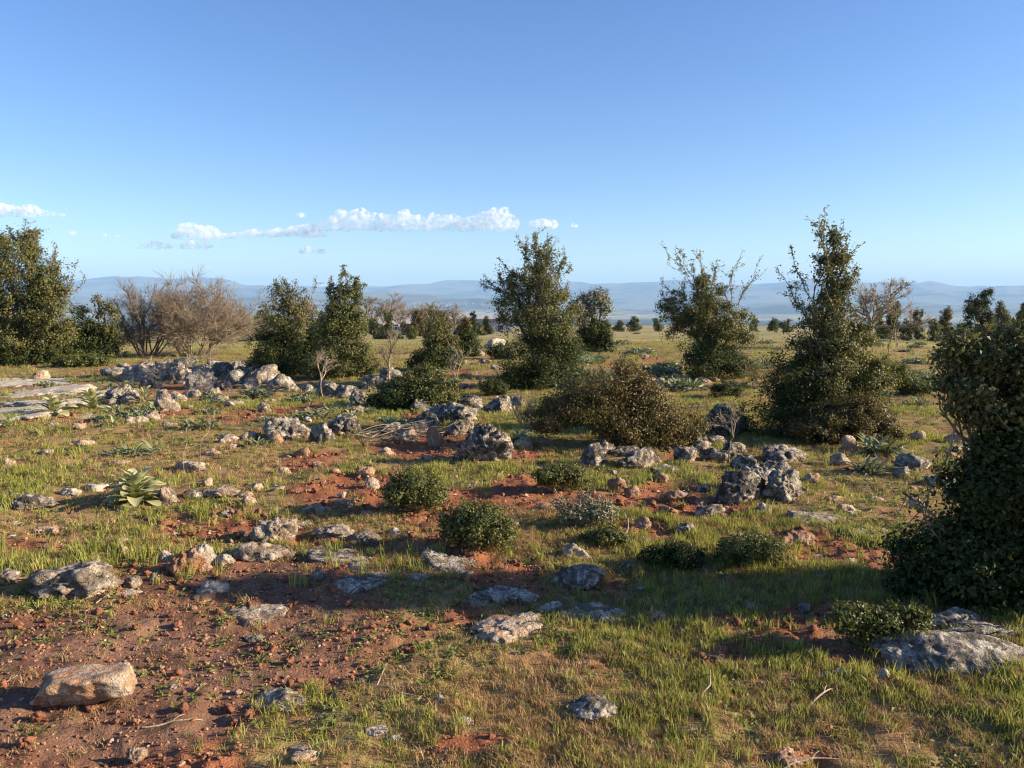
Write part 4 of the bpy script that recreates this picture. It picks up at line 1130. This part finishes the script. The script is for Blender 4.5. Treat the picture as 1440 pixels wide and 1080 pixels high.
stick(530, 965, 540, 940, 'curved pale stick in the grass below the trodden earth', .005, arch=.04, seed=6)
stick(135, 853, 162, 836, 'curved pale twig in front of the large pitted boulder', .004, arch=.01, seed=7)
stick(0, 955, 24, 944, 'pale stick end beside stones on the trodden earth', .006, seed=8)
stick(620, 708, 642, 696, 'short white stick on red earth above the dark green shrub', .012, arch=.03, seed=9)
stick(1250, 888, 1320, 880, 'bleached branch arching over the leafy ground creeper', .006, arch=.05, seed=10)
stick(1095, 1085, 1180, 1070, 'pale stick beside the red brown stone in the foreground', .007, seed=11)
stick(975, 925, 1035, 948, 'thin dry branch lying across the foreground grass', .004, arch=.03, seed=12)
stick(875, 760, 860, 720, 'dead pale twig beside the wispy grey shrub', .006, arch=.04, seed=13)
def brush():
    rng = np.random.default_rng(77)
    g = ground(545, 622); g[2] = Hs(g[0], g[1])
    root = empty('brushwood_pile', g, 'pile of bleached cut branches lying among the boulders', 'brushwood')
    S = g[1] / FPX
    for k in range(34):
        a = np.array([rng.uniform(-60, 20) * S, rng.uniform(-.1, .35), rng.uniform(.01, .12)])
        L = rng.uniform(.25, .75)
        d = unit(np.array([1.0, rng.normal() * .35, rng.uniform(.0, .28)]))
        P = wobble(a, a + d * L, rng, 6, .07)
        V, F = tubes([(P, np.linspace(.007, .003, 6))], 5)
        mesh_obj('branch', np_mesh('branch', V, F), M_PALE, root)
brush()

# ------------------------------------------------------------------ far buildings
def flat_mat(name, col, rough=.8, scale=2.0, var=.12):
    m_, nt_ = new_mat(name); q = NB(nt_)
    n_ = q.noise(q.n('ShaderNodeNewGeometry').outputs['Position'], scale, 4)
    q.out(q.mix(q.ramp(n_, .35, .65), col, tuple(c * (1 - var * 2) for c in col)), rough)
    return m_
M_WALL = flat_mat('limewash', (0.55, 0.53, 0.49)); M_ROOF = flat_mat('sheet_roof', (0.42, 0.42, 0.43), .6)
M_TILE = flat_mat('dull_roof', (0.30, 0.26, 0.24)); M_GLASS = flat_mat('window_glass', (0.04, 0.05, 0.06), .15); M_SHED = flat_mat('shed_wall', (0.30, 0.31, 0.33))
def box(name, c, d, mat, parent):
    x, y, z = np.array(d) / 2.0
    V = np.array([(i * x, j * y, k * z) for i in (-1, 1) for j in (-1, 1) for k in (-1, 1)]) + np.array(c)
    F = np.array([(0, 1, 3, 2), (4, 6, 7, 5), (0, 4, 5, 1), (2, 3, 7, 6), (0, 2, 6, 4), (1, 5, 7, 3)])
    return mesh_obj(name, np_mesh(name, V, F, False), mat, parent)
def gable(name, w, d, z0, hgt, mat, parent, over=.3):
    x, y = w / 2 + over, d / 2 + over
    V = np.array([(-x, -y, z0), (x, -y, z0), (x, y, z0), (-x, y, z0), (-x, 0, z0 + hgt), (x, 0, z0 + hgt)])
    me = bpy.data.meshes.new(name); me.from_pydata(V.tolist(), [], [(0, 1, 5, 4), (2, 3, 4, 5), (0, 4, 3), (1, 2, 5), (0, 3, 2, 1)])
    return mesh_obj(name, me, mat, parent)
def house(u, v, Y, w, d, hgt, label, roof_mat, group=None, roof_h=1.2, wall=None, nwin=3, rot=.0, name='house', detail=True):
    p = at(u, v, Y); z = Hs(p[0], Y)
    root = empty(name, (p[0], Y, z), label, 'house' if name == 'house' else 'shed', group)
    root.rotation_euler = (0, 0, rot)
    box('wall', (0, 0, hgt / 2 - .5), (w, d, hgt + 1), wall or M_WALL, root)
    gable('roof', w, d, hgt + .004, roof_h, roof_mat, root)
    if detail:
        for i in range(nwin):
            x = (i - (nwin - 1) / 2) * w / nwin
            box('window' if i != 1 else 'door', (x, -d / 2 - .02, 1.5 if i != 1 else 1.05), (1.1, .1, 1.1) if i != 1 else (1.0, .1, 2.1), M_GLASS, root)
    return root
house(530, 463, 190, 6.5, 6, 2.6, 'white walled house behind the leafless trees', M_TILE)
house(556, 463, 185, 7, 6, 2.2, 'low pale house next to the white walled house', M_ROOF)
house(570, 466, 160, 5, 4, 1.6, 'small pale outbuilding in front of the houses', M_ROOF, name='shed', roof_h=.5)
house(664, 466, 200, 20, 9, 3.6, 'long grey shed with a pale sheet roof', M_ROOF, name='shed', roof_h=1.0, wall=M_SHED, nwin=4)
house(685, 464, 240, 10, 7, 2.6, 'white roofed shed behind the bright green bush', M_ROOF, name='shed', roof_h=.8)
r = random.Random(3)
for i in range(34):
    u = r.choice([r.gauss(625, 30), r.gauss(480, 60), r.gauss(690, 40), r.gauss(390, 40)])
    Y = r.uniform(6000, 6700)
    house(u, 428, Y, r.uniform(10, 20), r.uniform(9, 14), r.uniform(6, 11), 'tiny white house of the village on the far plain', M_ROOF, 'white houses of the far village', 2.5, detail=False)

# ------------------------------------------------------------------ grass, weeds and gravel
def blade_tuft(seed, n, hgt, spread, wid, lean=.5):
    r_ = np.random.default_rng(seed)
    V, F, T = [], [], []
    for i in range(n):
        a = r_.uniform(0, 6.283); q = spread * math.sqrt(r_.random())
        bx, by = math.cos(a) * q, math.sin(a) * q
        h_ = hgt * r_.uniform(.45, 1.15); w = wid * r_.uniform(.7, 1.3)
        la = r_.uniform(0, 6.283); ll = h_ * lean * r_.uniform(.1, 1)
        dx, dy = math.cos(la) * ll, math.sin(la) * ll
        f = r_.uniform(0, 3.14); fx, fy = math.cos(f) * w / 2, math.sin(f) * w / 2
        o = len(V)
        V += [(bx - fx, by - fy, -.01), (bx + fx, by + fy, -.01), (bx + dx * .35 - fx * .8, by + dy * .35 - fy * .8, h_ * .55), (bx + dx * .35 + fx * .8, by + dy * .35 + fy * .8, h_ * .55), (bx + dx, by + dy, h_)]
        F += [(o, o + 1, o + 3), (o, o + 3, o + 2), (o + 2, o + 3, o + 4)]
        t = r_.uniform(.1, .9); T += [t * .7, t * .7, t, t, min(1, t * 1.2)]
    return np_mesh('grass_tuft', np.array(V), np.array(F), True, {'tint': np.array(T)})
def weed_tuft(seed, n=16, L=.03):
    r_ = np.random.default_rng(seed)
    P = r_.normal(size=(n, 3)) * np.array([.03, .03, .008]); P[:, 2] = np.abs(P[:, 2]) + .004
    V, F, T = leaves_from(P, r_.normal(size=(n, 3)) * .5 + np.array([0, 0, 1]), r_, L, .45)
    return np_mesh('weed', V, F, False, {'tint': T})
def proto_collection(name, meshes, mat):
    c_ = bpy.data.collections.new(name)
    for me in meshes:
        if not me.materials: me.materials.append(mat)
        c_.objects.link(bpy.data.objects.new(name, me))
    return c_
def scatter(name, label, coll, P, scale, rotz, tilt=None, cat='grass'):
    me = bpy.data.meshes.new(name)
    n = len(P)
    me.vertices.add(n); me.vertices.foreach_set('co', np.ascontiguousarray(P, np.float32).ravel())
    a = me.attributes.new('scl', 'FLOAT', 'POINT'); a.data.foreach_set('value', np.ascontiguousarray(scale, np.float32))
    rot = np.zeros((n, 3), np.float32); rot[:, 2] = rotz
    if tilt is not None: rot[:, :2] = tilt
    a = me.attributes.new('rot', 'FLOAT_VECTOR', 'POINT'); a.data.foreach_set('vector', rot.ravel())
    o = bpy.data.objects.new(name, me); link(o)
    tag(o, label, cat, kind='stuff')
    ng = bpy.data.node_groups.new(name, 'GeometryNodeTree')
    ng.interface.new_socket('Geometry', in_out='INPUT', socket_type='NodeSocketGeometry')
    ng.interface.new_socket('Geometry', in_out='OUTPUT', socket_type='NodeSocketGeometry')
    N = ng.nodes.new; Lk = ng.links.new
    gi, go = N('NodeGroupInput'), N('NodeGroupOutput')
    ci = N('GeometryNodeCollectionInfo'); ci.inputs[0].default_value = coll; ci.inputs[1].default_value = True; ci.inputs[2].default_value = True
    ip = N('GeometryNodeInstanceOnPoints'); ip.inputs['Pick Instance'].default_value = True
    s_ = N('GeometryNodeInputNamedAttribute'); s_.data_type = 'FLOAT'; s_.inputs[0].default_value = 'scl'
    r_ = N('GeometryNodeInputNamedAttribute'); r_.data_type = 'FLOAT_VECTOR'; r_.inputs[0].default_value = 'rot'
    e2r = N('FunctionNodeEulerToRotation')
    Lk(gi.outputs[0], ip.inputs['Points']); Lk(ci.outputs[0], ip.inputs['Instance'])
    Lk(r_.outputs[0], e2r.inputs[0]); Lk(e2r.outputs[0], ip.inputs['Rotation']); Lk(s_.outputs[0], ip.inputs['Scale'])
    Lk(ip.outputs[0], go.inputs[0])
    md = o.modifiers.new('scatter', 'NODES'); md.node_group = ng
    return o
def sector(n, r0, r1, seed, half=math.radians(41), power=1.0):
    g_ = np.random.default_rng(seed)
    rr_ = np.sqrt(g_.uniform(r0 * r0, r1 * r1, n)) if power == 1 else r0 * (r1 / r0) ** g_.random(n)
    a_ = g_.uniform(-half, half, n)
    return rr_ * np.sin(a_), rr_ * np.cos(a_), g_
def grass_layer(name, label, coll, spec, mask, seed, cat='grass', basescale=1.0, tilt=.1):
    PX, SC = [], []
    for (n, r0, r1, sc) in spec:
        x, y, g_ = sector(n, r0, r1, seed + int(r0 * 10))
        s, t = soil_at(x, y)
        p, hs = mask(x, y, s, t)
        k = g_.random(n) < p
        x, y = x[k], y[k]
        z = H(x, y, (s[k], t[k]))
        PX.append(np.stack([x, y, z], 1)); SC.append(sc * basescale * hs[k] * g_.uniform(.65, 1.3, k.sum()))
    P, S_ = np.concatenate(PX), np.concatenate(SC)
    g_ = np.random.default_rng(seed)
    return scatter(name, label, coll, P, S_, g_.uniform(0, 6.28, len(P)), g_.normal(size=(len(P), 2)) * tilt, cat)
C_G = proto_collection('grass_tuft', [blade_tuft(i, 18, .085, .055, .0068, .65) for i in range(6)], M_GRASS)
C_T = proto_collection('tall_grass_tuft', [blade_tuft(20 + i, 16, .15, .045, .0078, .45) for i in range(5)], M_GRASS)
C_D = proto_collection('dry_grass_tuft', [blade_tuft(40 + i, 20, .06, .06, .0055, 1.2) for i in range(5)], M_DRY)
C_W = proto_collection('weed', [weed_tuft(60 + i, 16, .036) for i in range(5)], M_WEED)
def m_short(x, y, s, t):
    n = fbm(x * .9, y * .9, 0, 4, 201); f = fbm(x * 4, y * 4, 0, 3, 202)
    p = np.clip((1 - s) * 1.0 + .04, 0, 1) * np.clip(.46 + 1.2 * n + .8 * f, .10, 1)
    return p, .62 + .38 * np.clip(.5 + n, 0, 1)
def m_tall(x, y, s, t):
    n = fbm(x * 1.3 + 7, y * 1.3, 0, 4, 203)
    shade = np.exp(-(((x - 1.1) / 1.5) ** 2 + ((y - 4.6) / .45) ** 2))
    p = np.clip((1 - s * .9) * (np.clip((n - .22) * 2.4, 0, .6) + .45 * shade), 0, 1)
    return p, .6 + .5 * np.clip(n + .3, 0, 1)
def m_dry(x, y, s, t):
    n = fbm(x * 1.1 - 3, y * 1.1, 0, 4, 204)
    p = np.clip((1 - s) + .10, 0, 1) * np.clip(.50 + 1.2 * n, .14, 1)
    return p, .75 + 0 * x
def m_weed(x, y, s, t):
    n = fbm(x * 1.6, y * 1.6 + 5, 0, 4, 205)
    return np.clip((1 - s * .85) * np.clip(.35 + 1.4 * n, .03, 1), 0, 1), .8 + 0 * x
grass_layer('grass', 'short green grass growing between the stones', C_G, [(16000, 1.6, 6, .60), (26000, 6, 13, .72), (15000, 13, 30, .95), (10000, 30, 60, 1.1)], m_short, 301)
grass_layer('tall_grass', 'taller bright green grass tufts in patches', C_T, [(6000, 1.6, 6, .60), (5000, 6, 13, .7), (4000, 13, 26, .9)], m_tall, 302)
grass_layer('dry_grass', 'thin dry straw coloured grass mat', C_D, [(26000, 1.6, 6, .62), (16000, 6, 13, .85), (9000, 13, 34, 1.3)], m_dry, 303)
grass_layer('weeds', 'small broad leaved weeds between the grasses', C_W, [(9000, 1.6, 6, .8), (7000, 6, 13, 1.1), (4000, 13, 26, 1.6)], m_weed, 304, 'weeds')
m, nt = new_mat('pebble'); b = NB(nt)
rnd = b.n('ShaderNodeObjectInfo').outputs['Random']
c = b.mix(b.ramp(rnd, .0, .55), (0.20, 0.085, 0.045), (0.34, 0.17, 0.095))
c = b.mix(b.ramp(rnd, .80, 1.0), c, (0.40, 0.29, 0.20))
b.out(c, .9)
C_P = proto_collection('gravel', [stone_mesh('pebble', 3000 + i, (1, .6 + .06 * i, .4 + .05 * i), 2, 6, .14) for i in range(6)], m)
for pm in list(C_P.objects) :
    pm.data.polygons.foreach_set('use_smooth', np.zeros(len(pm.data.polygons), bool))
C_P2 = proto_collection('clod', [stone_mesh('clod', 3100 + i, (1, .85, .65), 3, 7, .30) for i in range(5)], flat_mat('earth_clod', (0.23, 0.095, 0.052), .95, 25, .2))
def m_peb(x, y, s, t): return np.clip(.05 + s * .8, 0, 1), .010 + .012 * np.clip(fbm(x * 20, y * 20, 0, 1, 211) + .4, 0, 1)
def m_clod(x, y, s, t): return np.clip(s * (1 - .6 * t), 0, 1), .014 + .05 * np.clip(fbm(x * 20, y * 20, 0, 1, 212), 0, 1) ** 1.5
grass_layer('gravel', 'fine gravel and pebbles over the bare earth', C_P, [(12000, 1.6, 5, .75), (9000, 5, 12, 1.4), (5000, 12, 24, 2.4)], m_peb, 305, 'gravel', 1.0, .4)
grass_layer('earth_clods', 'crumbly red clods of turned earth', C_P2, [(9000, 1.6, 6, .9), (9000, 6, 13, 1.3)], m_clod, 306, 'earth', 1.0, .4)

# ------------------------------------------------------------------ clouds, beyond the haze
def cloud_mat():
    m_, nt_ = new_mat('cloud'); q = NB(nt_)
    pos_ = q.n('ShaderNodeNewGeometry').outputs['Position']
    n_ = q.noise(pos_, .0075, 6, .62)
    d_ = q.math('MULTIPLY', q.ramp(n_, .46, .70), .013)
    pv = q.n('ShaderNodeVolumePrincipled')
    pv.inputs['Color'].default_value = (1, 1, 1, 1)
    pv.inputs['Anisotropy'].default_value = .0
    q.l(d_, pv.inputs['Density'])
    o = q.n('ShaderNodeOutputMaterial'); q.l(pv.outputs[0], o.inputs['Volume'])
    return m_
M_CLOUD = cloud_mat()
def cloud(u0, u1, vb, prof, label, seed, Y=23000, group=None, thin=1.0):
    """a lumpy flat based body over [u0,u1], base at row vb, heights (px) along it from prof"""
    import bmesh
    rng_ = np.random.default_rng(seed)
    S = Y / FPX
    base = at((u0 + u1) / 2, vb, Y)
    bm = bmesh.new()
    nb = max(3, int((u1 - u0) / 7))
    for i in range(nb):
        f = (i + .5) / nb
        hpx = np.interp(f, np.linspace(0, 1, len(prof)), prof) * rng_.uniform(.8, 1.1)
        uu = u0 + (u1 - u0) * f
        lev = max(1, int(hpx / 7))
        for k in range(lev):
            rad = max(2.8, hpx / (2.0 * lev) * rng_.uniform(1.1, 1.8))
            c_ = at(uu + rng_.uniform(-3, 3), vb - rad * .8 - k * hpx / lev * .8, Y) - base
            c_[1] += rng_.uniform(-6, 6) * S
            ret = bmesh.ops.create_icosphere(bm, subdivisions=2, radius=rad * S)
            for v_ in ret['verts']:
                v_.co = Vector((v_.co.x * 1.35, v_.co.y * 1.5, v_.co.z)) + Vector(c_)
                v_.co.z = max(v_.co.z, -0.25 * rad * S)
    me = bpy.data.meshes.new('cloud'); bm.to_mesh(me); bm.free()
    o = mesh_obj('cloud', me, M_CLOUD, None, base)
    rm = o.modifiers.new('merge', 'REMESH'); rm.mode = 'VOXEL'; rm.voxel_size = 55
    tag(o, label, 'cloud', group)
    return o
cloud(440, 728, 325, [6, 20, 34, 38, 30, 24, 34, 26, 22, 28, 24, 22, 34, 38, 14], 'long white billowing cumulus cloud, the largest in the sky', 1)
cloud(742, 780, 322, [5, 12, 8], 'small white puff just past the end of the long cumulus', 2)
cloud(-60, 90, 304, [12, 18, 14, 9, 4], 'long low white cloud above the big oak', 3)
cloud(320, 462, 333, [4, 7, 9, 13, 6], 'thin flat cloud streak just below the long cumulus', 4)
cloud(190, 305, 350, [5, 9, 5, 10, 4], 'flat broken cloud bank above the bare shrubs', 5)
cloud(245, 330, 336, [6, 26, 10, 7], 'ragged upper cloud over the flat broken bank', 6)
cloud(415, 456, 357, [3, 9, 4], 'small flat cloud below the thin streak', 7)
for i, (a, b_, c_) in enumerate([(138, 166, 334), (412, 430, 306), (92, 104, 330), (803, 815, 320)]):
    cloud(a, b_, c_, [2, 6, 3], 'tiny lone wisp of white cloud', 8 + i, group='tiny lone cloud wisps')

# ------------------------------------------------------------------ haze
hz, hnt = new_mat('haze'); q = NB(hnt)
pv = q.n('ShaderNodeVolumePrincipled')
pv.inputs['Color'].default_value = (0.36, 0.62, 1.0, 1)
pv.inputs['Density'].default_value = 9.5e-5
pv.inputs['Anisotropy'].default_value = 0.0
o_ = q.n('ShaderNodeOutputMaterial'); q.l(pv.outputs[0], o_.inputs['Volume'])
hb = box('haze', (0, 0, 140), (34000, 34000, 560), hz, None)
tag(hb, 'pale blue air haze over the plain and hills', 'haze', kind='stuff')
